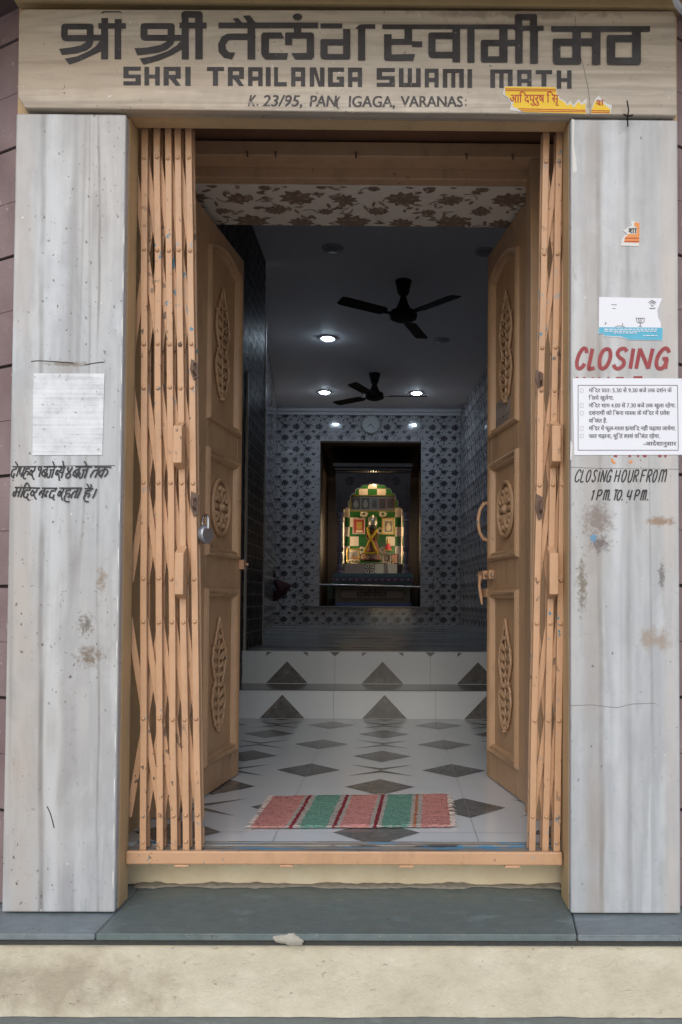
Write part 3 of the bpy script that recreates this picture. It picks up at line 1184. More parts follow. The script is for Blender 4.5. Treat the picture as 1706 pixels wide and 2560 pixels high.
# remains of the older red line above and below the notice
for xa, xb in ((235, 262), (305, 330), (395, 410), (460, 475), (545, 565), (630, 705)):
    p4.stroke([z6(xa, 958), z6(xb, 956)], 3.5, False)
p4.stroke([z6(800, 955), z6(888, 953)], 6, False)
for xa, xb in ((610, 640), (755, 775), (840, 855), (895, 930), (1045, 1075), (1105, 1125)):
    p4.stroke([z6(xa, 1722), z6(xb, 1726)], 5, False)
build_paint(p4, 'red_lettering', M_red, PILR)
p4b = Paint(0)
p4b.stroke([z6(590, 1750), z6(600, 1785), z6(625, 1790)], 5.5)
p4b.stroke([z6(758, 1790), z6(790, 1775)], 5.5)
build_paint(p4b, 'orange_paint_mark', M_sora, PILR)
p5 = Paint(0)
brush(p5, z6, [('C', 228, 285), ('L', 288, 328), ('O', 338, 385), ('S', 398, 440), ('i', 452, 476), ('N', 482, 535), ('G', 540, 590), ('H', 620, 668),
               ('O', 685, 735), ('U', 750, 795), ('R', 806, 850), ('F', 874, 928), ('R', 935, 980), ('O', 990, 1035), ('M', 1050, 1130)], 1862, 1978, 3.0, .22, 0, .76)
brush(p5, z6, [('1', 385, 420), ('P', 445, 492), ('M', 508, 565), ('.', 570, 585), ('T', 602, 648), ('O', 640, 688), ('.', 690, 708), ('4', 735, 790),
               ('P', 815, 860), ('M', 876, 930), ('.', 942, 958)], 2058, 2156, 3.1, .22, 0, .8)
build_paint(p5, 'black_lettering', M_brush, PILR)
# Hindi brush lines, left pillar
HA = '''150,190 800,190|210,45 250,110 290,185|240,200 220,255 150,270 105,350 95,440 130,465 165,430 180,365|160,440 150,520|143,560 138,578|320,215 240,465|365,215 340,300 335,390 380,400 410,345
470,210 420,340 370,480|600,215 580,245 520,245 500,310 560,320 570,370 530,425|500,330 450,400 430,480 460,525 505,505|760,215 740,280 690,340 650,415 615,405 625,330 660,275 690,345|680,400 690,480 735,550
935,210 905,190 860,215 865,275 905,290 935,250 935,200|930,240 910,330 865,475|1005,190 1380,190|1110,210 1080,330 1030,500|1090,265 1020,275 965,340 955,420 1000,440 1050,400|1010,300 1040,390
1165,275 1280,275|1110,365 1095,440 1115,490 1160,470 1195,370 1200,290|1310,200 1270,340 1220,500|1250,35 1285,110 1305,190|1410,190 1600,190|1420,330 1395,280 1355,330 1340,400 1375,410 1410,350|1500,205 1490,270 1420,320
1410,360 1430,480 1445,580|1430,325 1500,350 1560,320|190,765 895,785|368,702 382,708|250,790 230,880 205,980 165,1015 145,960 170,890|170,890 330,885|360,790 275,1030|450,790 350,1045|450,790 480,700 540,640 590,720 610,780
615,790 600,845 510,840 450,920 435,1000 470,1045 530,1030 565,925|540,1050 550,1090 585,1135|820,800 800,870 750,910 700,980 645,985 645,920 700,845 725,920|725,960 750,1040 795,1095|945,785 1385,790
1040,800 1000,920 945,1060|1010,850 930,870 880,940 880,990|920,900 985,960|1140,870 1090,880 1060,960 1030,1010 1060,1020 1090,990|1340,800 1310,860 1230,860 1180,940 1160,1030 1200,1050 1260,1040 1290,960|1270,1050 1270,1100 1305,1110
1440,785 1600,785|1560,800 1540,870 1490,930 1440,995 1400,990 1410,930 1465,860 1490,930|1480,950 1500,1050 1530,1135'''
HB = '''0,190 165,190|125,195 80,340 35,500|80,20 95,100 115,190|345,185 310,270 190,400 165,470 205,500 270,470 290,400 260,340 215,270 240,190|430,190 905,190|550,210 520,320 445,500
540,265 470,270 400,320 370,400 380,440 430,430 500,360|430,320 460,390|620,275 760,275|570,340 535,420 540,490 590,490 640,400 660,290|785,205 740,350 680,510|680,30 720,90 765,185|960,195 1440,195
1060,275 960,290 900,370 855,450 865,490|1095,215 1050,340 975,495|1260,200 1220,320 1140,500|1240,275 1150,290 1095,370 1100,430 1140,440 1190,380|1240,260 1310,265 1335,320 1300,400 1240,465
0,785 620,785|290,800 270,845 190,845 165,930 255,935 275,980 215,1055|170,960 125,1040 130,1130 190,1165 270,1155|470,860 400,880 340,960 305,1065|510,795 460,930 405,1065|595,795 540,930 470,1070
695,800 940,800|740,670 780,700 815,790|865,670 875,730 860,790|860,800 840,855 740,865 705,940 810,930 825,980 770,1045|720,960 670,1040 680,1120 740,1165 805,1150|1030,800 980,930 910,1070'''
p6 = Paint(0)
for txt_, zh in ((HA, zoomer(20, 1150, .0893)), (HB, zoomer(150, 1150, .0893))):
    for ln in txt_.replace('\n', '|').split('|'):
        pts = [zh(*map(float, q.split(','))) for q in ln.split()]
        p6.stroke(pts, 3.5, len(pts) > 2)
build_paint(p6, 'hindi_lettering', M_brush, PILL)

# ------------------------------------------------------------------ papers and plaque
def sheet(name, pts, Y, m, th=.0015, bend=0):
    b = MB()
    b.prism([U(x, y, Y=Y - th) for x, y in pts], (0, th * .9, 0))
    return b.build(name, m)


z7 = zoomer(0, 850, .21248)
o = sheet('wall_plaque', [z7(398, 392), z7(1232, 395), z7(1228, 520), z7(1205, 1352), z7(383, 1355)], 0, M_plaq, .0025)
tag(o, 'blank whitewashed square plaque set in the left marble pillar', 'plaque')

nt_ = sheet('paper_notice', [z6(205, 962), z6(1275, 965), z6(1290, 1712), z6(220, 1716)], 0, M_paper, .002)
tag(nt_, 'white printed Hindi notice of temple opening hours taped on right pillar', 'notice')
p7 = Paint(-.002, .0005)
fr = [(258, 1032), (1232, 1032), (1240, 1668), (258, 1668)]
for i in range(4):
    p7.stroke([z6(*fr[i]), z6(*fr[(i + 1) % 4])], 1.5, False)
LN = [('मंदिर प्रातः 5.30 से 9.30 बजे तक दर्शन के', 363, 1175, 1100), ('लिये खुलेगा.', 363, 605, 1174), ('मंदिर शाम 4.00 से 7.30 बजे तक खुला रहेगा.', 363, 1212, 1248),
      ('दर्शनार्थी को बिना मास्क के मंदिर में प्रवेश', 363, 1155, 1322), ('वर्जित है.', 363, 540, 1397), ('मंदिर में फूल-माला इत्यादि नहीं चढ़ाया जायेगा.', 363, 1213, 1472),
      ('जल चढ़ाना, मूर्ति स्पर्श वर्जित रहेगा.', 363, 1057, 1548), ('-आदेशानुसार', 895, 1220, 1622)]
for tx, xa, xb, yb_ in LN:
    q0, q1 = z6(xa, yb_), z6(xb, yb_)
    type_line(p7, tx, q0[0], q1[0], q0[1], 14.6, bold=.5)
build_paint(p7, 'printed_text', M_print, nt_)
for yb_ in (1082, 1230, 1306, 1455, 1530):
    p7b = Paint(-.002, .0004)
    a0, a1 = z6(278, yb_ - 18), z6(308, yb_ + 18)
    for l in ([a0, (a1[0], a0[1])], [(a1[0], a0[1]), a1], [a1, (a0[0], a1[1])], [(a0[0], a1[1]), a0]):
        p7b.stroke(l, 1.0, False)
    build_paint(p7b, 'tick_box', M_print2, nt_)

z8 = zoomer(1480, 520, .15295)
lf = sheet('torn_leaflet', [z8(120, 1455), z8(1150, 1475), z8(1100, 1600), z8(1072, 1680), z8(1085, 1790), z8(1125, 1870), z8(1130, 1950),
                            z8(1165, 1965), z8(1155, 2165), z8(600, 2155), z8(480, 2115), z8(200, 2095), z8(195, 2055), z8(105, 2060), z8(115, 1950)], 0, M_paper, .0018)
tag(lf, 'torn white leaflet with a sky blue band pasted above CLOSING', 'leaflet')
p8 = Paint(-.0018, .0004)
p8.poly([z8(118, 1948), z8(1130, 1955), z8(1162, 1968), z8(1152, 2160), z8(605, 2150), z8(480, 2100), z8(202, 2085), z8(200, 2050), z8(112, 2055)], 0)
build_paint(p8, 'blue_band', M_scyan, lf)
p8 = Paint(-.0018, .0008)
rng = random.Random(2)
for yy, xa, xb in ((1980, 205, 1070), (2012, 205, 1070), (2042, 360, 740), (2085, 840, 1070)):
    x = xa
    while x < xb:
        w_ = rng.uniform(25, 70)
        p8.stroke([z8(x, yy), z8(min(xb, x + w_), yy + 2)], 2.2, False)
        x += w_ + 14
build_paint(p8, 'white_print', M_paper, lf)
p8 = Paint(-.0018, .0006)
for l in ([(320, 1580), (410, 1582)], [(335, 1642), (390, 1645)], [(215, 1905), (230, 1868), (232, 1905)], [(380, 1945), (440, 1925), (540, 1945)],
          [(500, 1880), (505, 1915), (480, 1935)], [(720, 1800), (860, 1802)], [(725, 1802), (750, 1870), (845, 1872), (858, 1802)], [(760, 1802), (775, 1870)], [(790, 1802), (792, 1870)],
          [(822, 1802), (815, 1870)], [(795, 1872), (792, 1925)], [(765, 1932), (820, 1932)], [(960, 1570), (990, 1540), (1028, 1575)], [(975, 1580), (985, 1600), (1010, 1598)],
          [(930, 1550), (985, 1512), (1050, 1550)], [(945, 1635), (990, 1642), (1040, 1633)]):
    p8.stroke([z8(*q) for q in l], 1.3 if l[0][0] < 900 else 1.8, len(l) > 2)
build_paint(p8, 'grey_print', M_print, lf)

ot = sheet('orange_sticker', [z8(690, 215), z8(785, 240), z8(772, 625), z8(480, 615), z8(485, 525), z8(530, 450), z8(580, 430), z8(560, 400), z8(510, 375), z8(590, 320),
                              z8(650, 290), z8(630, 190)], 0, M_torn, .0015)
tag(ot, 'small torn orange sticker scrap high on the right marble pillar', 'sticker')
p9 = Paint(-.0015, .0004)
p9.poly([z8(705, 228), z8(783, 245), z8(775, 568), z8(525, 560), z8(545, 480), z8(600, 425), z8(730, 425), z8(740, 320), z8(690, 290)])
build_paint(p9, 'orange_print', M_sora, ot)
p9 = Paint(-.0015, .0010)
for yy in (492, 545):
    p9.stroke([z8(540, yy), z8(772, yy)], 2.2, False)
build_paint(p9, 'red_stripe', M_sred, ot)
p9 = Paint(-.0015, .0014)
type_line(p9, 'शा', *[z8(q, 0)[0] for q in (600, 735)], z8(0, 410)[1], 20, bold=.8)
build_paint(p9, 'black_letter', M_brush, ot)

zy = zoomer(900, 150, .4209)
ys_ = sheet('yellow_sticker', [zy(850, 190), zy(862, 156), zy(1168, 160), zy(1172, 195), zy(1190, 228), zy(1210, 236), zy(1235, 262), zy(1250, 240), zy(1268, 268), zy(1300, 232),
                               zy(1318, 255), zy(1348, 225), zy(1344, 320), zy(975, 310), zy(890, 298), zy(900, 262), zy(880, 225), zy(850, 205)], YS, M_torn, .0015)
tag(ys_, 'torn yellow sticker with red Hindi print at the lower right of signboard', 'sticker')
p10 = Paint(YS - .0015, .0004)
p10.poly([zy(862, 158), zy(1165, 161), zy(1168, 195), zy(1185, 235), zy(1205, 242), zy(1235, 272), zy(1252, 258), zy(1270, 282), zy(1300, 248), zy(1318, 268), zy(1340, 255),
          zy(1342, 319), zy(975, 309), zy(905, 272), zy(915, 247), zy(888, 226), zy(864, 205)])
build_paint(p10, 'yellow_print', M_syel, ys_)
p10 = Paint(YS - .0015, .0010)
for l in ([(864, 171), (1166, 174)], [(864, 181), (1167, 184)], [(945, 289), (1342, 298)], [(955, 301), (1342, 308)]):
    p10.stroke([zy(*q) for q in l], 2, False)
type_line(p10, 'आदिपुरुष सृि', *[zy(q, 0)[0] for q in (890, 1180)], zy(0, 252)[1], 31, bold=.8)
build_paint(p10, 'red_print', M_sred, ys_)
yr = sheet('yellow_sticker', [zy(1370, 320), zy(1382, 268), zy(1402, 225), zy(1420, 212), zy(1442, 240), zy(1468, 258), zy(1498, 268), zy(1490, 320)], YS, M_torn, .0015)
tag(yr, 'small torn yellow sticker piece right of the crack in signboard', 'sticker')
p10 = Paint(YS - .0015, .0004)
p10.poly([zy(1372, 318), zy(1386, 272), zy(1404, 240), zy(1440, 252), zy(1465, 275), zy(1488, 292), zy(1486, 318)])
build_paint(p10, 'yellow_print', M_syel, yr)
p10 = Paint(YS - .0015, .0010)
p10.stroke([zy(1372, 300), zy(1486, 302)], 2, False)
p10.stroke([zy(1374, 310), zy(1486, 312)], 2, False)
type_line(p10, 'श्र', *[zy(q, 0)[0] for q in (1405, 1450)], zy(0, 270)[1], 22, bold=.6)
build_paint(p10, 'red_print', M_sred, yr)

b = MB()
q = [U(1568, 252, Y=-.03), U(1572, 275, Y=-.045), U(1569, 295, Y=-.03), U(1570, 316, Y=-.012)]
b.tube(q, .0018, 6)
b.tube([U(1560, 286, Y=-.02), U(1570, 291, Y=-.034), U(1582, 288, Y=-.02)], .0022, 6)
tag(b.build('wire_hook', M_blk, smooth=True), 'short black wire hook sticking out below the signboard right end', 'hook')
b = MB()
b.tube([U(1684, -20, Y=-.2), U(1692, 8, Y=-.15), U(1702, 22, Y=-.08), U(1722, 44, Y=.05)], .008, 8)
tag(b.build('white_cable', simple('white cable', (.6, .62, .66), .4), smooth=True), 'pale cable loop hanging at upper right corner over signboard', 'cable')

# ------------------------------------------------------------------ threshold rail and folding gates
b = MB()
b.box(-.744, .476, .082, .0945, .104, .1415)
rail = b.build('gate_rail', M_gate, bevel=.004)
tag(rail, 'peach painted steel bottom rail of the folding gate', 'rail')
for xa, xb in ((435, 472), (700, 733), (998, 1035), (1263, 1302)):
    b = MB()
    b.box(U(xa, 2160, Y=.08).x, U(xb, 2160, Y=.08).x, .083, .094, .096, .1035)
    b.build('tab', M_gate, rail, bevel=.002)
g = N('chipped threshold paint')
p = g.pos((1, 3, 1))
f_ = g.noise(g.pos((2.2, 26, 10)), 3, 3, .6)
col = g.ramp(f_, [(.38, (.22, .20, .18)), (.46, (.33, .30, .26)), (.55, (.27, .25, .22))])
bl = g.ramp(g.noise(g.pos((2.5, 30, 6), (3, 0, 0)), 2.2, 3, .6), [(.55, 0.0), (.58, 1.0)])
col = g.mix(bl, col, (.10, .27, .42))
dk = g.ramp(g.noise(g.pos((2, 34, 6), (8, 0, 0)), 2.6, 3, .6), [(.58, 0.0), (.62, 1.0)])
M_thr = g.out(g.mix(dk, col, (.06, .05, .045)), .6, f_, .003, .5)
b = MB()
b.box(-.744, .476, .0955, .2, .1195, .1355)
b.box(-.744, .476, .150, .163, .1357, .1395)
b.box(-.744, .476, .178, .186, .1357, .1385)
tag(b.build('threshold_strip', M_thr, bevel=.002), 'worn grey threshold strip with blue paint remains behind the gate rail', 'threshold')

LEV = [2.116, 1.847, 1.574, 1.449, 1.177, .903, .780, .506, .235]
BW = .0185


def folding_gate(label, bars, wallx, handles, seed, loc):
    root = thing('folding_gate', label, 'gate', loc, 'halves of the folding gate')
    rng = random.Random(seed)
    z0, z1 = .1362, 2.215

    def bx(i, zz):
        if i < 0:
            return wallx[0] + (wallx[1] - wallx[0]) * (zz - .16) / 1.9
        a, c = bars[i]
        return a + (c - a) * (zz - .16) / 1.87

    proto_r = None
    for i in range(len(bars)):
        mb_ = MB()
        ns = 26
        for (ya, yb_, hw) in ((.103, .116, BW / 2), (.137, .148, BW / 2)):
            vs_, fs_ = [], []
            for k in range(ns + 1):
                zz = z0 + (z1 - z0) * k / ns
                wx = .0022 * mnoise.noise(Vector((zz * 3.1, i * 7 + seed, 1)))
                wy = .0018 * mnoise.noise(Vector((zz * 2.3, i * 5 + seed, 9)))
                xx = bx(i, zz) + wx
                vs_ += [(xx - hw, ya + wy, zz), (xx + hw, ya + wy, zz), (xx + hw, yb_ + wy, zz), (xx - hw, yb_ + wy, zz)]
            for k in range(ns):
                for j in range(4):
                    fs_.append((k * 4 + j, k * 4 + (j + 1) % 4, k * 4 + 4 + (j + 1) % 4, k * 4 + 4 + j))
            fs_ += [(3, 2, 1, 0), tuple(ns * 4 + j for j in range(4))]
            mb_.add(vs_, fs_)
        vb = mb_.build('vertical_bar', M_gate, root, bevel=.002)
        for lv in LEV + ([.162] if i % 3 == 0 else []):
            zz = lv + rng.uniform(-.002, .002)
            if proto_r is None:
                m_ = MB()
                m_.ell((0, 0, 0), (.0062, .005, .0062), None, 10, 6)
                rv = m_.build('rivet', M_gate, vb, smooth=True, keep=True)
                proto_r = rv
            else:
                rv = proto_r.copy()
                COL.objects.link(rv)
                rv.parent = vb
            rv.location = Vector((bx(i, zz), .1022, zz)) - Vector(loc)
    n = len(bars)
    for (a, m, c) in ((0, 1, 2), (3, 4, 5), (6, 7, 8)):
        zs_ = (LEV[a], LEV[m], LEV[c])
        for i in range(-1, n - 1):
            for fam in (0, 1):
                y0 = .118 if fam == 0 else .1275
                zt_, zb_ = (zs_[0], zs_[2]) if fam == 0 else (zs_[2], zs_[0])
                pth = [(bx(i, zt_), zt_), (bx(i + 1, zs_[1]), zs_[1])]
                if i + 2 <= n - 1:
                    pth.append((bx(i + 2, zb_), zb_))
                hw = .0093
                mb_ = MB()
                ex = .012
                pts = []
                for k, (x, zz) in enumerate(pth):
                    s_ = 1 if zt_ > zb_ else -1
                    if k == 0:
                        zz += ex * s_
                    elif k == len(pth) - 1:
                        zz -= ex * s_
                    pts.append((x, zz))
                for k in range(len(pts) - 1):
                    (xa, za), (xb_, zb2) = pts[k], pts[k + 1]
                    if za > zb2:
                        xa, za, xb_, zb2 = xb_, zb2, xa, za
                    mb_.hexa([(xa - hw, y0, za), (xa + hw, y0, za), (xa + hw, y0 + .006, za), (xa - hw, y0 + .006, za)],
                             [(xb_ - hw, y0, zb2), (xb_ + hw, y0, zb2), (xb_ + hw, y0 + .006, zb2), (xb_ - hw, y0 + .006, zb2)])
                mb_.build('lattice_link', M_gate, root, bevel=.0012)
    for (bi, zt_, zb_, dx) in handles:
        m_ = MB()
        hw = .0125
        zz = (zt_ + zb_) / 2
        x = bx(bi, zz) + dx
        yo, yi = .062, .102
        m_.prism([(x - hw, yi, zt_), (x - hw, yo, zt_ - .022), (x - hw, yo, zb_ + .012), (x - hw, yi, zb_)], (2 * hw, 0, 0))
        m_.build('handle', M_gate, root, bevel=.002)
    return root, bx


gl, bxl = folding_gate('left half of folding gate, five peach bars bunched beside the padlock',
                       [(-.703, -.725), (-.656, -.688), (-.617, -.656), (-.582, -.628), (-.549, -.596)], (-.752, -.764),
                       [(3, 1.352, 1.215, 0), (3, .996, .846, 0)], 1, (-.63, .12, .142))
gr, bxr = folding_gate('right half of folding gate, three peach bars folded against the right jamb',
                       [(.395, .431), (.434, .469), (.465, .494)][::-1], (.492, .518),
                       [(1, 1.360, 1.226, .0), (1, 1.0, .852, .0)], 2, (.44, .12, .142))
# hasps on the closing bars
for root, px, lst in ((gl, 486, [(898, 950), (1228, 1292)]), (gr, 1348, [(925, 970), (1235, 1300)])):
    for ya, yb_ in lst:
        c0, c1 = U(px, ya, Y=.10), U(px + 2, yb_, Y=.10)
        m_ = MB()
        m_.prism([(c0.x - .008, .098, c0.z), (c0.x + .012, .098, c0.z - .01), (c1.x + .010, .098, c1.z + .008), (c1.x - .004, .098, c1.z), (c0.x - .012, .098, (c0.z + c1.z) / 2)], (0, .006, 0))
        zz = (c0.z + c1.z) / 2
        m_.tube([(c0.x + .004, .094, zz + .016), (c0.x + .002, .076, zz + .008), (c0.x + .002, .076, zz - .008), (c0.x + .004, .094, zz - .016)], .0035, 7)
        m_.build('hasp', M_rust, root, smooth=True)
# padlock
pc = U(512, 1335, Y=.12)
pk = thing('padlock', 'shiny steel padlock hanging open from left folding gate hasp', 'padlock', (pc.x, .13, pc.z))
m_ = MB()
pr = []
for i in range(13):
    a = math.pi * i / 12
    pr.append((-.006 + .022 * math.sin(a), .026 * math.cos(a)))
m_.lathe((0, 0, 0), [(.001, -.010), (.024, -.010), (.0275, -.006), (.0275, .006), (.024, .010), (.001, .010)], 24)
rot = Matrix.Rotation(R(90), 4, 'X')
m_.xf(Matrix.Translation(Vector((pc.x, .13, pc.z))) @ Matrix.Rotation(R(64), 4, 'Z') @ Matrix.Scale(1.0, 4, (0, 0, 1)) @ rot)
m_.build('lock_body', simple('dull steel', (.38, .40, .44), .42, .15, 40, metal=.9), pk, smooth=True)
m_ = MB()
sh = []
for i in range(15):
    a = math.pi * i / 14
    sh.append(Vector((pc.x - .001 +   .011 * math.cos(a), .13 - .010 * math.cos(a), pc.z + .034 + .022 * math.sin(a))))
sh = [sh[0] - Vector((0, 0, .018))] + sh + [sh[-1] - Vector((0, 0, .008))]
m_.tube(sh, .0036, 8)
m_.build('shackle', M_steel, pk, smooth=True)

# ------------------------------------------------------------------ wooden door frame and doors
fr_ = thing('door_frame', 'peach wooden frame with stepped head around the open double door', 'door frame', (-.12, .5, .13))
b = MB()
b.box(-.799, .544, .449, .529, 2.315, 2.365)
b.box(-.799, .544, .529, .575, 2.282, 2.33)
b.build('head', M_wood, fr_, bevel=.004)
b = MB()
b.box(-.80, -.712, .449, .56, .132, 2.314)
b.build('post', M_wood, fr_, bevel=.004)
b = MB()
b.box(U(1327, 1000, Y=.449).x, .544, .449, .56, .132, 2.314)
b.build('post', M_wood, fr_, bevel=.004)
for px in (620, 690, 1165, 1280, 890):
    b = MB()
    c = U(px, 410, Y=.449)
    b.tube([(c.x, .446, 2.322), (c.x, .43, 2.318), (c.x + .002, .432, 2.30)], .003, 6)
    b.build('nail', M_rust, fr_, smooth=True)


def inset(poly, d):
    n = len(poly)
    out = []
    for i in range(n):
        a, c, e = Vector(poly[i - 1]), Vector(poly[i]), Vector(poly[(i + 1) % n])
        t1, t2 = (c - a).normalized(), (e - c).normalized()
        n1, n2 = Vector((-t1.y, t1.x)), Vector((-t2.y, t2.x))
        m = n1 + n2
        out.append(c + m * (d / max(.3, m.dot(n1))))
    return out


PANELS = [[(.148, 1.36), (.512, 1.36)] + [(.512 - .364 * t / 10, 2.0 + .050 * math.sin(math.pi * t / 10) ** .8) for t in range(11)],
          [(.148, .866), (.512, .866), (.512, 1.262), (.148, 1.262)],
          [(.148, .104), (.512, .104), (.512, .75), (.148, .75)]]


def flame(b, cx, z0, z1, hw, P3):
    """carved leaf ornament: rim, stem and rows of leaves"""
    Hh = z1 - z0

    def wdt(t):
        pts = [(0, .10), (.06, .55), (.16, .80), (.26, 1.0), (.36, .86), (.44, .52), (.52, .78), (.62, 1.0), (.72, .88), (.82, .52), (.92, .22), (1, .02)]
        for (a, wa), (c, wc) in zip(pts, pts[1:]):
            if a <= t <= c:
                k = (t - a) / (c - a)
                k = k * k * (3 - 2 * k)
                return wa + (wc - wa) * k
        return .02

    for sg in (-1, 1):
        ln = [P3(cx + sg * hw * wdt(t / 36), z0 + Hh * t / 36, .010) for t in range(37)]
        b.tube(ln, [.0058 - .002 * abs(t / 36 - .5) for t in range(37)], 6)
    b.tube([P3(cx, z0 + Hh * t / 10, .008) for t in range(11)], [.006 - .0004 * t for t in range(11)], 6)
    rng = random.Random(4)
    for k in range(11):
        t = .05 + .84 * k / 10
        for sg in (-1, 1):
            w_ = hw * wdt(t)
            for fr2, ln_ in ((.38, .5), (.74, .42)):
                if w_ < .02 and fr2 > .5:
                    continue
                a = R(50 + 15 * rng.random()) * sg
                c = P3(cx + sg * w_ * fr2, z0 + Hh * (t + .02), .009)
                u_, v_, n_ = (P3(1, 0, 0) - P3(0, 0, 0)), (P3(0, 1, 0) - P3(0, 0, 0)), (P3(0, 0, 1) - P3(0, 0, 0))
                e1 = (u_ * math.sin(a) + v_ * math.cos(a)).normalized()
                e2 = n_.normalized().cross(e1)
                m3 = Matrix((e1, e2, n_.normalized())).transposed()
                b.ell(c, (max(.010, w_ * ln_), .0062, .006), m3, 8, 5)
    b.ell(P3(cx, z0, .008), (.014, .014, .008), None, 8, 5)


def door(label, hinge, free, side, htop):
    hx, hy = hinge
    L = math.hypot(free[0] - hx, free[1] - hy)
    d = Vector((free[0] - hx, free[1] - hy, 0)) / L
    nrm = Vector((-d.y, d.x, 0)) * side             # towards the visible face
    base = Vector((hx, hy, .136))
    root = thing('wooden_door', label, 'door', base, 'leaves of the double door')
    P3 = lambda u_, v_, h_: base + d * u_ + Vector((0, 0, v_)) + nrm * h_
    Hd = htop - .136
    b = MB()
    flat = lambda pts, h0, h1: b.prism([P3(u_, v_, h0) for u_, v_ in pts], nrm * (h1 - h0))
    flat([(0, 0), (L, 0), (L, Hd), (0, Hd)], -.034, -.012)
    flat([(0, 0), (.160, 0), (.160, Hd), (0, Hd)], -.0118, 0)
    flat([(.5, 0), (L, 0), (L, Hd), (.5, Hd)], -.0118, 0)
    for va, vb in ((0, .116), (.738, .878), (1.25, 1.372)):
        flat([(.1602, va), (.4998, va), (.4998, vb), (.1602, vb)], -.0118, -.0003)
    arch = [p_ for p_ in PANELS[0][2:]]
    ar2 = [(min(.4998, max(.1602, u_)), v_ - .012) for u_, v_ in arch]
    flat([(.4998, Hd), (.1602, Hd)] + ar2[::-1], -.0118, -.0003)
    b.build('door_board', M_wood, root, bevel=.0025)
    for i, pn in enumerate(PANELS):
        b = MB()
        prof = [(0, -.001), (.003, .010), (.010, .015), (.018, .012), (.022, .006), (.028, .007), (.034, -.004), (.036, -.0115)]
        rings = [[P3(q.x, q.y, h_) for q in inset(pn, o_)] for o_, h_ in prof]
        n = len(pn)
        vs = [q for r_ in rings for q in r_]
        fs = [(k * n + j, k * n + (j + 1) % n, (k + 1) * n + (j + 1) % n, (k + 1) * n + j) for k in range(len(rings) - 1) for j in range(n)]
        b.add(vs, fs)
        mo = b.build('panel_moulding', M_wood, root, smooth=True)
        b = MB()
        P4 = lambda u_, v_, h_: P3(u_, v_, h_ - .012)
        if i == 0:
            flame(b, .318, 1.47, 1.90, .072, P4)
        elif i == 2:
            flame(b, .318, .215, .64, .072, P4)
        else:
            cx, cz = .318, 1.058
            circ = [P4(cx + .088 * math.cos(6.2832 * t / 28), cz + .103 * math.sin(6.2832 * t / 28), .010) for t in range(28)]
            b.tube(circ, .0085, 7, closed=True)
            u_, n_ = d, nrm
            for k in range(8):
                a = 6.2832 * k / 8
                e1 = (d * math.cos(a) + Vector((0, 0, 1)) * math.sin(a))
                e2 = nrm.cross(e1)
                m3 = Matrix((e1, e2, nrm)).transposed()
                b.ell(P4(cx + .046 * math.cos(a), cz + .054 * math.sin(a), .009), (.034, .012, .008), m3, 8, 5)
                a += .3927
                b.ell(P4(cx + .062 * math.cos(a), cz + .074 * math.sin(a), .009), (.011, .011, .011), None, 8, 5)
            b.ell(P4(cx, cz, .010), (.018, .018, .018), None, 8, 6)
        b.build('carving', M_wood, root, smooth=True)
    return root, P3, d, nrm


dl, PL, dL, nL = door('left door leaf standing open behind the padlocked gate bars', (-.700, .566), (-.626, 1.116), -1, 2.238)
dr, PR, dR, nR = door('right door leaf standing open with curved pull handle and bolt', (.475, .566), (.380, 1.116), 1, 2.267)
b = MB()
b.tube([PR(.536, .955, .0), PR(.536, .957, .02), PR(.540, .985, .036), PR(.542, 1.03, .043), PR(.540, 1.075, .036), PR(.536, 1.103, .02), PR(.536, 1.105, 0)],
       [.009, .008, .007, .0075, .007, .008, .009], 8)
b.build('pull_handle', M_gate, dr, smooth=True)
b = MB()
b.tube([PR(.44, .812, .013), PR(.64, .812, .013)], .0065, 8)
for u_ in (.455, .535):
    b.hexa([PR(u_, .795, 0), PR(u_ + .02, .795, 0), PR(u_ + .02, .795, .022), PR(u_, .795, .022)], [PR(u_, .83, 0), PR(u_ + .02, .83, 0), PR(u_ + .02, .83, .022), PR(u_, .83, .022)])
b.hexa([PR(.59, .796, .004), PR(.655, .796, .004), PR(.655, .796, .010), PR(.59, .796, .010)], [PR(.59, .83, .004), PR(.655, .83, .004), PR(.655, .83, .010), PR(.59, .83, .010)])
b.build('bolt', M_gate, dr, bevel=.001)
b = MB()
b.tube([PR(.575, .81, .022), PR(.58, .77, .026), PR(.578, .73, .02), PR(.572, .692, .016)], [.009, .006, .008, .004], 8)
b.hexa([PR(.54, .722, 0), PR(.655, .722, 0), PR(.655, .722, .006), PR(.54, .722, .006)], [PR(.54, .757, 0), PR(.655, .757, 0), PR(.655, .757, .006), PR(.54, .757, .006)])
b.ell(PR(.63, .739, .007), (.008, .008, .008), None, 8, 6, 1)
b.build('hasp', [M_gate, M_blk], dr, bevel=.001)
b = MB()
b.hexa([PL(.53, .83, 0), PL(.553, .83, 0), PL(.553, .83, .02), PL(.53, .83, .02)], [PL(.53, .868, 0), PL(.553, .868, 0), PL(.553, .868, .02), PL(.53, .868, .02)])
b.tube([PL(.545, .85, .018), PL(.548, .85, .034)], .006, 8)
b.build('latch', M_gate, dl, bevel=.001)
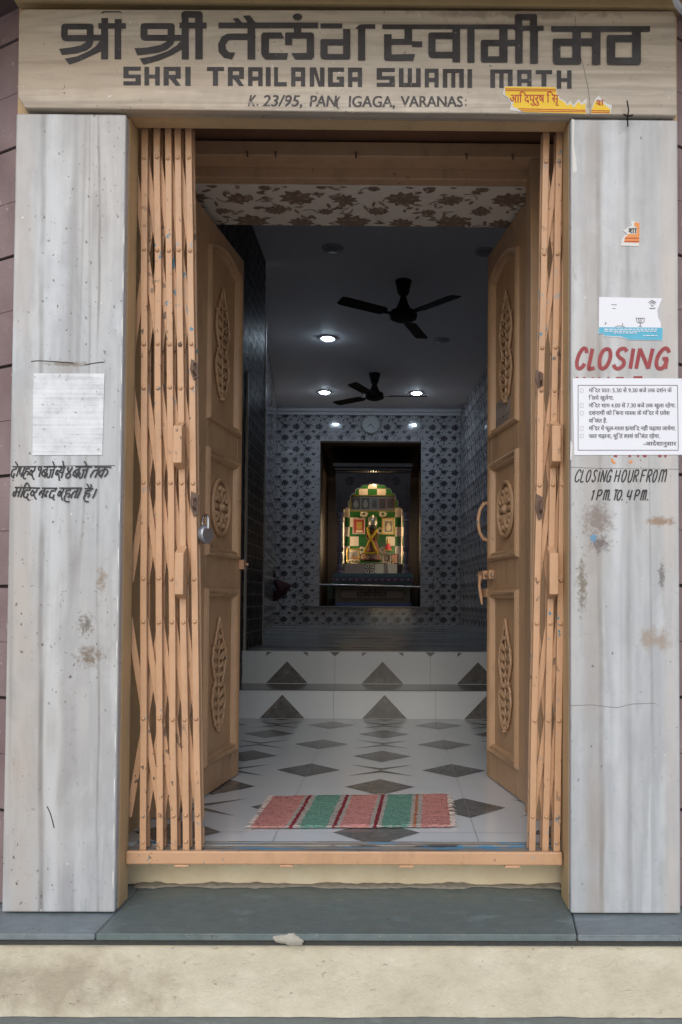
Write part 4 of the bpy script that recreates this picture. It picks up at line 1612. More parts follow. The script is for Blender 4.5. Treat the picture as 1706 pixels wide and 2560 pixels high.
# paper label pasted on the right leaf
b = MB()
b.prism([PR(.29, 1.385, -.0105), PR(.47, 1.385, -.0105), PR(.468, 1.50, -.0105), PR(.285, 1.49, -.0105)], nR * .0012)
lb = b.build('pasted_label', simple('grimy grey paper', (.30, .25, .22), .8, .2, 30))
tag(lb, 'small grimy paper label pasted on right door leaf under the carving', 'label')
b = MB()
for r_, vv in enumerate((1.475, 1.412)):
    for k in range(6):
        u0 = .455 - .027 * k
        hh = .016 if r_ == 0 else .026
        b.prism([PR(u0, vv - hh / 2, -.0088), PR(u0 - .004, vv - hh / 2, -.0088), PR(u0 - .012, vv + hh / 2, -.0088), PR(u0 - .008, vv + hh / 2, -.0088)], nR * .0003)
        if k % 2:
            b.prism([PR(u0, vv + hh / 2 - .002, -.0084), PR(u0 - .02, vv + hh / 2 - .002, -.0084), PR(u0 - .02, vv + hh / 2 + .002, -.0084), PR(u0, vv + hh / 2 + .002, -.0084)], nR * .0003)
b.build('handwriting', M_ink2, lb)

# ------------------------------------------------------------------ entry floor, steps
b = MB()
b.box(-.99, 1.02, .2, YR1 + .36, .1195, ZF)
FT = .609
cx0 = -.05


def quadz(pts, mi, zz):
    b.poly([(x, y, zz) for x, y in pts], mi)


def clipy(pts, y0, y1, x0=-.985, x1=1.015):
    for ax, lim, sgn in ((1, y0, 1), (1, y1, -1), (0, x0, 1), (0, x1, -1)):
        out = []
        for i in range(len(pts)):
            a, c = pts[i - 1], pts[i]
            da, dc = sgn * (a[ax] - lim), sgn * (c[ax] - lim)
            if (da >= 0) != (dc >= 0):
                t = da / (da - dc)
                out.append((a[0] + (c[0] - a[0]) * t, a[1] + (c[1] - a[1]) * t))
            if dc >= 0:
                out.append(c)
        pts = out
        if len(pts) < 3:
            return None
    return pts


def star_pts():
    arms = []
    for sx in (-1, 1):
        for sy in (-1, 1):
            arms.append([(0, 0), (0, .040 * sy), (.140 * sx, .118 * sy)] if sx * sy > 0 else [(0, 0), (.140 * sx, .118 * sy), (0, .040 * sy)])
    return arms


for i in range(-2, 3):
    for j in range(-1, 6):
        x, y = cx0 + FT * i, .609 * j
        for (dx, dy) in ((0, .305), (.305, 0)):
            pp = clipy([(x + dx - .134, y + dy), (x + dx, y + dy - .134), (x + dx + .134, y + dy), (x + dx, y + dy + .134)], .203, YR1 - .002)
            if pp:
                quadz(pp, 1, ZF + .0010)
        for k, a in enumerate(star_pts()):
            pp = clipy([(x + q[0], y + q[1]) for q in a], .203, YR1 - .002)
            if pp:
                quadz(pp, 1, ZF + .0010)
for i in range(-2, 3):
    x = cx0 + .305 + FT * i - .0008
    if -.98 < x < 1:
        quadz([(x, .203), (x + .0016, .203), (x + .0016, YR1 - .003), (x, YR1 - .003)], 2, ZF + .0014)
for j in range(0, 5):
    y = .305 + .609 * j
    if .21 < y < YR1:
        quadz([(-.985, y), (1.015, y), (1.015, y + .0016), (-.985, y + .0016)], 2, ZF + .0017)
tag(b.build('floor', [M_tilew, M_tileg, M_grout], keep=True), kind='structure')

stp = thing('inner_steps', 'two white tiled steps with grey triangles leading up to the hall', 'steps', (0, 2.85, ZF))


def riser_mesh(y, z0, z1, x_c, pitch, half, hgt, top=False):
    b_ = MB()
    b_.box(-.99, 1.02, y, y + .02, z0, z1)
    for i in range(-2, 3):
        x = x_c + pitch * i
        if -.9 < x < .95:
            b_.poly([(x - half, y - .001, z0 + .002), (x + half, y - .001, z0 + .002), (x, y - .001, z0 + hgt)], 1)
        xj = x + pitch / 2
        if -.95 < xj < .98:
            b_.poly([(xj - .001, y - .0012, z0 + .001), (xj + .001, y - .0012, z0 + .001), (xj + .001, y - .0012, z1 - .001), (xj - .001, y - .0012, z1 - .001)], 2)
            if top:
                b_.poly([(xj - .032, y - .001, z1 - .002), (xj, y - .001, z1 - .03), (xj + .032, y - .001, z1 - .002)], 1)
        if top and -.9 < x < .9:
            for sg in (-1, 1):
                b_.poly([(x + sg * .13, y - .001, z1 - .004), (x + sg * .10, y - .001, z1 - .004), (x + sg * .135, y - .001, z1 - .03)][::sg], 1)
    return b_


riser_mesh(YR1, ZF + .001, ZR1 - .0005, -.052, .611, .134, .143).build('riser', [M_tilew, M_tileg, M_grout], stp)
b = MB()
b.box(-.99, 1.02, YR1 - .006, YR2, ZR1, ZR1 + .004)
b.build('tread', M_tileg, stp, bevel=.001)
riser_mesh(YR2, ZR1 + .0045, ZU - .001, -.07, .612, .134, .143, True).build('riser', [M_tilew, M_tileg, M_grout], stp)
b = MB()
b.box(-.99, 1.02, YR2 - .004, YR2 + .03, ZU - .0005, ZU + .0025)
b.build('nosing', M_tilew, stp)
b = MB()
b.box(-2.3, 1.6, YR2 + .021, YB + .0, ZU - .2, ZU)
tag(b.build('upper_floor', M_upfl, keep=True), kind='structure')

# ------------------------------------------------------------------ walls with printed tiles
def flower(rng, cx, cy, r, out):
    n = 9 + rng.randint(0, 2)
    ph = rng.random()
    pts = []
    for k in range(n * 2):
        a = 6.2832 * k / (n * 2) + ph
        rr = r * (1.0 if k % 2 == 0 else .70) * rng.uniform(.88, 1.08) * (1 if math.sin(a) < .4 else .86)
        pts.append((cx + rr * math.cos(a), cy + rr * .86 * math.sin(a)))
    out.append((pts, 1))
    for q_ in range(5):
        a = 6.2832 * q_ / 5 + ph * 3
        c_, s_ = math.cos(a), math.sin(a)
        e_ = [(.28, 0), (.45, .13), (.66, .0), (.45, -.13)]
        out.append(([(cx + r * (x * c_ - y * s_), cy + r * .86 * (x * s_ + y * c_)) for x, y in e_], 2))


def leaf(cx, cy, l, w_, a, out, mi=1):
    c, s_ = math.cos(a), math.sin(a)
    pts = [(-.5, 0), (-.2, .42), (.15, .38), (.5, 0), (.12, -.42), (-.22, -.34)]
    out.append(([(cx + (x * l) * c - (y * w_) * s_, cy + (x * l) * s_ + (y * w_) * c) for x, y in pts], mi))


def stem(pts, wd, out, mi=1):
    ls, rs = ribbon(smooth_line(pts, 4), wd)
    for i in range(len(ls) - 1):
        out.append(([tuple(ls[i]), tuple(ls[i + 1]), tuple(rs[i + 1]), tuple(rs[i])], mi))


def tile_motifs(seed, s_, big=1.0, fine=False):
    rng = random.Random(seed)
    o_ = []
    for cx, cy, r in ((.16, .24, .145), (.64, .70, .150), (.60, .22, .085), (.14, .70, .085), (.92, .45, .10), (.40, .47, .06)):
        flower(rng, cx * s_, cy * s_, r * s_ * big, o_)
    for cx, cy, a in ((.30, .10, .5), (.33, .36, 2.4), (.80, .26, 1.2), (.83, .84, .7), (.45, .87, 2.3), (.30, .86, .9), (.50, .52, .2), (.77, .50, 2.0), (.06, .48, 1.3), (.02, .90, .4),
                      (.72, .10, 2.8), (.46, .30, 1.0), (.94, .66, 2.6), (.24, .57, 2.9)):
        leaf(cx * s_, cy * s_, rng.uniform(.15, .21) * s_ * big, .10 * s_ * big, a + rng.uniform(-.3, .3), o_, 1 if rng.random() < .7 else 2)
    if fine:
        o_ = []
        for cx, cy, r in ((.17, .24, .165), (.66, .72, .165), (.62, .26, .115), (.16, .74, .12), (.93, .48, .10), (.42, .50, .075), (.90, .05, .06), (.42, .02, .05)):
            flower(rng, cx * s_, cy * s_, r * 1.15 * s_, o_)
        for k in range(56):
            leaf(rng.random() * s_, rng.random() * s_, rng.uniform(.06, .13) * s_, rng.uniform(.035, .06) * s_, rng.uniform(0, 3.14), o_, 1 if rng.random() < .55 else 2)
        for k in range(9):
            x, y, a = rng.random(), rng.random(), rng.uniform(0, 6.28)
            stem([((x) * s_, y * s_), ((x + .09 * math.cos(a)) * s_, (y + .09 * math.sin(a)) * s_), ((x + .16 * math.cos(a + .6)) * s_, (y + .16 * math.sin(a + .6)) * s_)], .012 * s_, o_)
        return o_
    for l in ([(.16, .10), (.22, -.0), (.34, .03)], [(.30, .26), (.42, .38), (.52, .36), (.62, .46)], [(.64, .56), (.70, .44), (.80, .38)], [(.2, .78), (.3, .93), (.45, .96)],
              [(.74, .80), (.86, .92), (.98, .93)], [(.08, .36), (.04, .52), (.08, .62)]):
        stem([(x * s_, y * s_) for x, y in l], .016 * s_, o_)
    return o_


def tiled_wall(name, origin, ud, vd, W_, H_, mats, nrm, ts=.3, holes=(), joints=True, thick=.12, seed=1, vscale=1.0, jitter=0, lift=.0012, big=1.18, rows=(), fine=True):
    """a slab with its printed pattern; u along ud, v along vd"""
    b_ = MB()
    O, ud, vd, nrm = Vector(origin), Vector(ud).normalized(), Vector(vd).normalized(), Vector(nrm).normalized()
    Q = lambda u_, v_, h_=0: O + ud * u_ + vd * v_ + nrm * h_
    xs = sorted({0, W_, *[h[0] for h in holes], *[h[1] for h in holes]})
    zs = sorted({0, H_, *[h[2] for h in holes], *[h[3] for h in holes]})
    for xa, xb in zip(xs, xs[1:]):
        for za, zb in zip(zs, zs[1:]):
            mx, mz = (xa + xb) / 2, (za + zb) / 2
            if any(h[0] < mx < h[1] and h[2] < mz < h[3] for h in holes):
                continue
            b_.hexa([Q(xa, za), Q(xb, za), Q(xb, zb), Q(xa, zb)], [Q(xa, za, -thick), Q(xb, za, -thick), Q(xb, zb, -thick), Q(xa, zb, -thick)], 0)
    var = [tile_motifs(seed * 10 + k, ts, big, fine) for k in range(3)]
    rng = random.Random(seed)
    nu, nv = int(W_ / ts) + 1, int(H_ / (ts * vscale)) + 1
    hh = lift
    for i in range(nu):
        for j in range(nv):
            for k, (pts, mi) in enumerate(var[0] if not jitter else var[rng.randint(0, 2)]):
                pp = [(x + i * ts, (y + j * ts) * vscale) for x, y in pts]
                pp = clipy(pp, .002, H_ - .002, .002, W_ - .002)
                if not pp:
                    continue
                if any(max(q[0] for q in pp) > h[0] and min(q[0] for q in pp) < h[1] and max(q[1] for q in pp) > h[2] and min(q[1] for q in pp) < h[3] for h in holes):
                    continue
                b_.poly([Q(x, y, hh + .00006 * (k % 9) + (.0006 if mi == 2 else 0)) for x, y in pp], mi)
    if joints:
        for i in range(1, nu):
            u_ = i * ts
            if u_ < W_:
                for za, zb in zip(zs, zs[1:]):
                    if any(h[0] < u_ < h[1] and h[2] < (za + zb) / 2 < h[3] for h in holes):
                        continue
                    b_.poly([Q(u_ - .002, za + .001, hh + .0012), Q(u_ + .002, za + .001, hh + .0012), Q(u_ + .002, zb - .001, hh + .0012), Q(u_ - .002, zb - .001, hh + .0012)], 3)
    for v_, ua, ub in rows:
        b_.poly([Q(ua, v_, hh + .0014), Q(ub, v_, hh + .0014), Q(ub, v_ + .004, hh + .0014), Q(ua, v_ + .004, hh + .0014)], 3)
    return b_.build(name, mats, keep=True)


WT = [M_wtile, M_motif, M_motif2, M_grout]
NX0, NX1, NZ0, NZ1 = -.985, .350, .752, 2.934
HW = ZC - ZU
tag(tiled_wall('wall_back', (-2.1, YB, ZU), (1, 0, 0), (0, 0, 1), 3.5, HW, WT, (0, -1, 0), .3, [(NX0 + 2.1, NX1 + 2.1, NZ0 - ZU, NZ1 - ZU)], seed=2), kind='structure')
# left hall wall, slightly flared, then the entry wall parallel to the doorway axis
la, lb_ = Vector((-1.055, 3.86, ZU)), Vector((-1.548, YB, ZU))
dd = lb_ - la
tag(tiled_wall('wall_left', la, dd, (0, 0, 1), dd.length, HW, WT, (dd.y, -dd.x, 0), .3, seed=3), kind='structure')
g = N('brown glazed tile')
col = g.ramp(g.noise(g.pos(), 6, 3), [(.35, (.05, .04, .042)), (.7, (.12, .10, .105))])
M_bmot = simple('dark brown print', (.03, .022, .022), .5, .3, 25, spec=.12)
M_btile = g.out(col, .45, None, spec=.12)
tag(tiled_wall('wall_entry', (-.97, .88, .02), (0, 1, 0), (0, 0, 1), 2.93, ZC - .02, [M_btile, M_bmot, M_bmot, M_alu], (1, 0, 0), .3, seed=4, joints=False, rows=[(.6 + .085 * k_, YR2 - .78, 2.925) for k_ in range(32)]), kind='structure')  # pale rows: glints of the tile joints put into the colour
ra, rb_ = Vector((.866, YB, ZU)), Vector((1.20, 3.2, ZU))
dd = rb_ - ra
tag(tiled_wall('wall_right', ra, dd, (0, 0, 1), dd.length, HW, WT, (dd.y, -dd.x, 0), .3, seed=5), kind='structure')
b = MB()
b.box(1.0, 1.12, .88, 3.25, .02, ZC)
tag(b.build('wall_entry_right', M_wtile, keep=True), kind='structure')
b = MB()
b.box(-2.6, 2.0, .88, 10.2, ZC, ZC + .15)
b.box(-1.66, -1.05, 3.9, 3.95, ZU, ZC)
tag(b.build('ceiling', M_ceil, keep=True), kind='structure')
b = MB()
b.box(-1.56, .88, YB - .06, YB - .002, ZC - .045, ZC - .001)
b.box(-1.56, .88, YB - .03, YB - .002, ZC - .085, ZC - .0455)
tag(b.build('cornice', M_ceil, bevel=.006), 'plain pale cornice along the top of the hall back wall', 'cornice')
# reveal and soffit of the doorway
tag(tiled_wall('soffit', (-.80, .577, 2.281), (1, 0, 0), (0, 1, 0), 1.345, .303, [M_stile, M_smot, M_smot2, M_stile], (0, 0, -1), .38, joints=False, thick=.018, seed=6, jitter=1), kind='structure')
# pale posts at the left
for px0, px1, yy, zt_, lab in ((604, 617, YR2 + .03, U(610, 928, Y=YR2 + .03).z, 'pale grey metal door post at edge of left entry wall'),
                               (655.5, 661, 3.82, U(658, 800, Y=3.82).z, 'slim pale corner strip where left entry wall ends')):
    b = MB()
    xa, xb = U(px0, 1300, Y=yy).x, U(px1, 1300, Y=yy).x
    b.box(xa, xb, yy, yy + .04, ZU + .0005, zt_)
    tag(b.build('metal_post', M_alu, bevel=.003), lab, 'post')

# ------------------------------------------------------------------ niche and shrine
YN = 9.9
b = MB()
b.box(NX0 - .1, NX1 + .1, YN, YN + .1, .5, NZ1 + .2)
b.box(NX0 - .12, NX0 - .001, YB + .121, YN, .5, NZ1 + .2)
b.box(NX1 + .001, NX1 + .12, YB + .121, YN, .5, NZ1 + .2)
b.box(NX0 - .1, NX1 + .1, YB + .121, YN, NZ1 + .001, NZ1 + .12)
b.box(NX0 - .1, NX1 + .1, YB + .121, YN, NZ0 - .25, NZ0 - .001)
tag(b.build('alcove', M_niche), 'dark alcove in the hall back wall housing the lit shrine', 'alcove')
b = MB()
b.box(U(752, 1520, Y=YB).x, U(1088, 1520, Y=YB).x, YB - .025, YB - .002, NZ0 - .026, NZ0 - .004)
b.box(NX0 + .001, NX1 - .001, YB + .001, YB + .12, NZ0 - .0005, NZ0 + .004)
tag(b.build('sill', simple('dark sill', (.10, .10, .11), .25), bevel=.003), 'thin dark stone sill below the shrine alcove', 'sill')
b = MB()
b.tube([U(797, 1461, Y=YB + .03), U(1051, 1467, Y=YB + .03)], .011, 10)
tag(b.build('steel_bar', M_steel, smooth=True), 'horizontal steel bar across the lower shrine alcove', 'bar')

zs_ = lambda x, y: (760 + .2041 * x, 1150 + .2041 * y)
YSH = 9.05


def S(x, y, Y=YSH):
    return U(*zs_(x, y), Y=Y)


def sbox(b_, x0, y0, x1, y1, Y0, Y1, mi=0):
    a, c = S(x0, y1, Y0), S(x1, y0, Y0)
    b_.box(a.x, c.x, Y0, Y1, a.z, c.z, mi)


sc0 = S(850, 1790)
sh_ = thing('shrine', 'dark carved shrine with fluted columns and warmly lit checkered back wall', 'shrine', (sc0.x, 9.3, NZ0 + .004))
b = MB()
sbox(b, 355, 40, 1335, 80, YSH - .09, 9.7)
sbox(b, 380, 82, 1325, 124, YSH - .05, 9.7)
for k in range(30):
    sbox(b, 395 + k * 31, 126, 412 + k * 31, 152, YSH - .03, YSH + .02)
b.build('cornice', M_shr, sh_, bevel=.004)
arch = [(485, 640), (485, 612), (520, 592), (548, 572), (545, 520), (560, 492), (578, 486), (568, 448), (590, 418), (630, 408), (635, 366), (655, 348), (695, 344), (708, 318), (745, 304), (785, 308), (800, 294),
        (860, 290), (915, 294), (930, 308), (965, 304), (995, 318), (1010, 344), (1050, 350), (1070, 372), (1078, 408), (1110, 416), (1125, 446), (1122, 486), (1142, 492), (1156, 520), (1150, 572), (1185, 592), (1210, 612), (1210, 640)]
b = MB()
outer = [(390, 640), (390, 153), (1305, 153), (1305, 640)]
b.prism([S(x, y) for x, y in outer + arch[::-1]], (0, .05, 0))
for cx in (565, 1125):
    c = S(cx, 255)
    b.lathe((0, 0, 0), [(.001, 0), (.05, 0), (.05, .012), (.036, .012), (.034, .004), (.001, .004)], 18) if False else None
    circ = [Vector((c.x + .05 * math.cos(6.2832 * t / 20), YSH - .004, c.z + .05 * math.sin(6.2832 * t / 20))) for t in range(20)]
    b.tube(circ, .009, 6, closed=True)
    for k in range(6):
        b.ell((c.x + .026 * math.cos(1.047 * k), YSH - .004, c.z + .026 * math.sin(1.047 * k)), (.011, .006, .011), None, 8, 5)
rng = random.Random(8)
for k in range(40):
    x, y = rng.uniform(640, 1060), rng.uniform(180, 285)
    if y < 250 or 720 < x < 980:
        b.ell(S(x, y), (.014, .006, .009), None, 8, 4)
for k in range(26):
    for x in (425, 1270):
        b.ell(S(x + rng.uniform(-18, 18), 300 + k * 12), (.010, .006, .008), None, 6, 4)
b.build('arch_panel', M_shr, sh_, smooth=True)
b = MB()
b.tube([S(x, y) - Vector((0, .004, 0)) for x, y in arch[1:-1]], .0055, 6)
b.build('arch_trim', M_swhite, sh_, smooth=True)
for cx, hw in ((441, 37), (1251, 37)):
    b = MB()
    c = S(cx, 1410)
    zr = lambda y: S(cx, y).z - c.z
    r = (S(cx + hw, 900).x - S(cx, 900).x)
    yc = YSH + .03
    b.lathe((c.x, yc, c.z), [(r * 1.5, 0), (r * 1.5, zr(1370)), (r * 1.1, zr(1350)), (r * 1.25, zr(1320)), (r * 1.0, zr(1285)), (r * .75, zr(1270)), (r * 1.05, zr(1210)), (r * .9, zr(1150)), (r * .7, zr(1130)),
                             (r * 1.1, zr(1100)), (r * 1.1, zr(1062)), (r * .9, zr(1058))], 24)
    b.lathe((c.x, yc, c.z), [(r * .92, zr(1057)), (r * .88, zr(760))], 24, 0, .14)
    b.lathe((c.x, yc, c.z), [(r * .9, zr(759)), (r * 1.15, zr(745)), (r * .9, zr(725)), (r * 1.3, zr(680)), (r * 1.5, zr(655)), (r * 1.5, zr(641))], 24)
    b.build('column', M_col, sh_, smooth=True)
YK = 9.45
b = MB()
ts_, tx_ = 117.0, 111.0
for i in range(-1, 7):
    for j in range(-4, 6):
        xa, xb = max(455, 563 + i * tx_ + .8), min(1245, 563 + (i + 1) * tx_ - .8)
        if xb < xa + 2:
            continue
        ya, yb2 = 703 + j * ts_ + .8, 703 + (j + 1) * ts_ - .8
        if ya > 1280 or yb2 < 255:
            continue
        mi_ = (i + j + 0) % 2
        if j >= -1:
            mi_ = (i + j) % 2
            if i in (1, 2, 3):
                mi_ = 0 if (i, j) == (2, 0) else 1
            if j == -1 and i in (0, 4):
                mi_ = 1
        sbox(b, xa, ya, xb, min(yb2, 1285), YK, YK + .02, mi_)
b.build('tiled_back', [M_swhite, M_sgreen], sh_)
b = MB()
rng = random.Random(6)
for cx, cy in ((738, 660), (968, 660), (712, 1105), (968, 1105), (940, 870)):
    for k in range(7):
        a = 6.28 * k / 7
        b.ell(S(cx + 33 * math.cos(a), cy + 30 * math.sin(a), YK), (.022, .004, .020), None, 8, 4)
b.build('tile_flower', M_swhite, sh_, smooth=True)
b = MB()
sbox(b, 486, 640, 497, 1285, YSH + .25, YSH + .36)
sbox(b, 1192, 640, 1207, 1285, YSH + .25, YSH + .36)
b.build('side_panel', M_pink, sh_)
b = MB()
sbox(b, 486, 1277, 1208, 1392, YSH + .10, YK)
b.build('altar_block', M_shr, sh_)
for xa, xb, m in ((496, 613, 0), (615, 745, 0), (868, 980, 1), (983, 1024, 0), (1027, 1143, 1)):
    b = MB()
    sbox(b, xa, 1272, xb, 1388, YSH + .086, YSH + .0995)
    b.build('altar_tile', M_swhite if m else M_pink, sh_)
b = MB()
sbox(b, 748, 1272, 864, 1388, YSH + .086, YSH + .0995, 0)
c = S(806, 1330)
for k in range(8):
    a = .785 * k
    b.ell((c.x + .05 * math.cos(a), YSH + .085, c.z + .05 * math.sin(a)), (.012, .004, .012), None, 8, 4, 1)
    if k % 2 == 0:
        b.ell((c.x + .02 * math.cos(a), YSH + .085, c.z + .02 * math.sin(a)), (.012, .004, .012), None, 8, 4, 1)
for sx in (-1, 1):
    for sy in (-1, 1):
        b.ell((c.x + sx * .062, YSH + .085, c.z + sy * .062), (.010, .004, .010), None, 8, 4, 1)
b.build('ornate_tile', [M_swhite, M_blk], sh_)
b = MB()
sbox(b, 375, 1392, 1335, 1412, YSH - .06, 9.7)
sbox(b, 355, 1414, 1345, 1440, YSH - .09, 9.7)
b.build('ledge', M_teal, sh_, bevel=.004)
b = MB()
sbox(b, 345, 1442, 1345, 1488, YSH - .11, 9.7, 0)
for k in range(25):
    c = S(370 + k * 39.5, 1465, YSH - .112)
    b.ell(c, (.011, .004, .011), None, 8, 4, 1 + k % 2)
b.build('bead_band', [simple('violet band', (.09, .075, .13), .5), M_redp, M_cream2], sh_)
b = MB()
sbox(b, 340, 1490, 1330, 1540, YSH - .08, 9.7)
b.build('cove', M_teal, sh_)
b = MB()
sbox(b, 385, 1545, 1305, 1750, YSH - .02, 9.7)
b.build('pedestal', simple('olive pedestal paint', (.15, .12, .085), .5, .2, 12), sh_, bevel=.003)
b = MB()
sbox(b, 385, 1752, 1320, 1795, YSH - .03, 9.7)
b.build('base_band', M_blue, sh_)
b = MB()
pl_ = [(430, 1640), (455, 1615), (458, 1585), (1215, 1598), (1220, 1625), (1245, 1650), (1220, 1672), (1215, 1700), (458, 1700), (455, 1665)]
b.prism([S(x, y, YSH - .026) for x, y in pl_], (0, .005, 0))
pq = b.build('name_panel', simple('brown name panel', (.20, .13, .10), .5, .1, 12), sh_)
pp = Paint(YSH - .026, .002)
type_line(pp, 'साक्षीगोपाल', zs_(645, 0)[0], zs_(1015, 0)[0], zs_(0, 1680)[1], 22, bold=.6)
for i in range(len(pl_)):
    pp.stroke([zs_(*pl_[i]), zs_(*pl_[(i + 1) % len(pl_)])], 1.3, False)
pp.mb.build('name_lettering', M_blk, pq)
b = MB()
sbox(b, 290, 1545, 384, 1700, YSH + .05, 9.7)
b.build('side_block', simple('green block', (.06, .085, .05), .6), sh_)

# unseen warm bulb behind the arch, inferred from the lit shrine
lc = S(905, 365, 9.2)
lp = thing('shrine_lamp', 'small warm bulb glowing behind the top of the shrine arch', 'lamp', (S(850, 200).x, 9.2, S(850, 200).z))
b = MB()
b.ell((lp.location.x, 9.2, lp.location.z), (.03, .03, .035), None, 12, 8)
b.build('bulb', M_bulb, lp, smooth=True)
b = MB()
b.lathe((lp.location.x, 9.2, lp.location.z + .03), [(.016, 0), (.016, .05)], 12)
b.build('lamp_holder', M_blk, lp, smooth=True)
M_added_tube = emit('added warm light tube', (1, .77, .46), 26)  # unseen tubes added behind the columns to light the shrine evenly
for px_, lab in ((452, 'added warm tube lighting the shrine, unseen behind its left column'), (1246, 'added warm tube lighting the shrine, unseen behind its right column')):
    c0, c1 = S(px_, 1240, 9.17), S(px_, 700, 9.17)
    tl_ = thing('added_tube', lab, 'lamp', (c0.x, 9.17, c0.z), 'added light tubes of the shrine')
    b = MB()
    b.tube([c0, c1], .013, 10)
    b.build('tube', M_added_tube, tl_, smooth=True)
    b = MB()
    b.lathe((c0.x, 9.17, c0.z - .03), [(.018, 0), (.018, .0295)], 10)
    b.build('added_tube_socket', M_blk, tl_, smooth=True)


# pictures in the shrine
def picture(name, label, x0, y0, x1, y1, Y, frame_m, inner, cat='picture', tilt=0):
    b_ = MB()
    root = None
    c = S((x0 + x1) / 2, y1, Y)
    root = thing(name, label, cat, (c.x, Y, c.z))
    a, e = S(x0, y1, Y), S(x1, y0, Y)
    fw = min(.018, (e.x - a.x) * .09)
    for bx_ in ((a.x, e.x, a.z, a.z + fw), (a.x, e.x, e.z - fw, e.z), (a.x, a.x + fw, a.z + fw, e.z - fw), (e.x - fw, e.x, a.z + fw, e.z - fw)):
        b_.box(bx_[0], bx_[1], Y - .022, Y, bx_[2], bx_[3])
    b_.build('frame', frame_m, root, bevel=.002)
    b_ = MB()
    b_.box(a.x + fw, e.x - fw, Y - .008, Y - .001, a.z + fw, e.z - fw)
    b_.build('mount', inner[0], root)
    for k, (xa, ya, xb, yb2, m) in enumerate(inner[1:]):
        b_ = MB()
        A, E_ = S(xa, yb2, Y), S(xb, ya, Y)
        b_.box(A.x, E_.x, Y - .0105, Y - .0085, A.z, E_.z)
        if m in (M_foto, M_foto2, M_foto3):
            pr_ = b_.build('print', m, root)
            b2 = MB()
            cx_, cz_ = (A.x + E_.x) / 2, (A.z + E_.z) / 2
            h_ = E_.z - A.z
            b2.ell((cx_, Y - .011, cz_ - h_ * .12), (h_ * .22, .001, h_ * .30), None, 10, 6)
            b2.ell((cx_, Y - .011, cz_ + h_ * .22), (h_ * .11, .001, h_ * .13), None, 10, 6)
            b2.build('figure', M_cream2 if m is M_foto else M_foto, pr_)
        else:
            b_.build('print', m, root)
    return root


picture('picture_frame', 'long gilt frame holding five deity prints across the shrine top', 568, 432, 1125, 632, YSH + .13, M_brass,
        [M_cream2, (585, 462, 692, 600, M_foto), (705, 462, 808, 600, M_foto), (820, 470, 915, 600, M_foto2), (924, 472, 1010, 600, M_foto3), (1020, 478, 1108, 592, M_foto3)])
picture('picture_frame', 'red backed frame with small gilt print left of the idol', 597, 715, 752, 908, YK - .02, M_pink,
        [M_redp, (648, 758, 715, 848, M_brass), (640, 862, 718, 888, M_cream2)])
picture('picture_frame', 'gilt framed grey portrait print right of the idol', 955, 712, 1110, 915, YK - .02, M_brass,
        [M_cream2, (992, 750, 1082, 880, M_foto)])
picture('picture_frame', 'gilt framed cream print standing at the lower left of altar', 525, 1085, 690, 1262, YSH + .2, M_brass,
        [M_cream2, (560, 1120, 655, 1215, M_foto2)])
picture('picture_frame', 'brown tinted print leaning at the lower right of altar', 965, 1150, 1060, 1262, YSH + .24, M_pink,
        [M_cream2, (985, 1165, 1045, 1235, M_foto)])
picture('picture_frame', 'dull pink print leaning beside altar right edge', 1068, 1150, 1165, 1268, YSH + .22, M_shr,
        [M_pink, (1085, 1170, 1150, 1250, M_foto3)])

# idol
YI = YSH + .2
ic = S(840, 1236, YI)
idl = thing('deity_statue', 'small dark standing idol with silver crown and yellow garlands on the altar', 'statue', (ic.x, YI, ic.z))
b = MB()
zi = lambda y: S(840, y, YI).z - ic.z
xi = lambda x: S(x, 1000, YI).x
rr = lambda w_: (S(840 + w_, 1000, YI).x - S(840, 1000, YI).x)
b.lathe((xi(838), YI, ic.z), [(rr(62), zi(1150)), (rr(84), zi(1120)), (rr(72), zi(1040)), (rr(50), zi(980)), (rr(36), zi(945)), (rr(42), zi(910)), (rr(48), zi(880)), (rr(30), zi(862)), (rr(18), zi(855))], 18)
for sg in (-1, 1):
    b.tube([(xi(838 + sg * 44), YI, ic.z + zi(880)), (xi(838 + sg * 66), YI - .02, ic.z + zi(930)), (xi(838 + sg * 60), YI - .05, ic.z + zi(975)), (xi(838 + sg * 30), YI - .07, ic.z + zi(960))], [.018, .015, .013, .011], 8)
b.build('robe', M_cloth, idl, smooth=True)
b = MB()
hx, hz = xi(842), ic.z + zi(825)
b.ell((hx, YI, hz), (rr(40), rr(40), rr(48)), None, 14, 10)
b.ell((hx, YI - rr(40), hz - .004), (.006, .010, .009), None, 8, 6)
for sg in (-1, 1):
    b.ell((hx + sg * rr(15), YI - rr(34), hz + .012), (.007, .006, .005), None, 8, 6, 1)
    b.ell((hx + sg * rr(40), YI, hz), (.005, .009, .012), None, 8, 6)
b.ell((hx, YI - rr(35), hz - .026), (.011, .006, .003), None, 8, 6, 1)
b.build('head', [M_idol, M_cream2], idl, smooth=True)
b = MB()
b.lathe((xi(846), YI, ic.z), [(rr(50), zi(800)), (rr(56), zi(780)), (rr(52), zi(740)), (rr(44), zi(710)), (rr(24), zi(690)), (rr(8), zi(675)), (.001, zi(668))], 18)
rng = random.Random(9)
for k in range(40):
    a, t = rng.uniform(3.2, 6.2), rng.random()
    r_ = rr(50 - 20 * t)
    b.ell((xi(846) + r_ * math.cos(a), YI + r_ * math.sin(a), ic.z + zi(795 - 95 * t)), (.009, .009, .009), None, 6, 4)
b.build('crown', M_silver, idl, smooth=True)
b = MB()


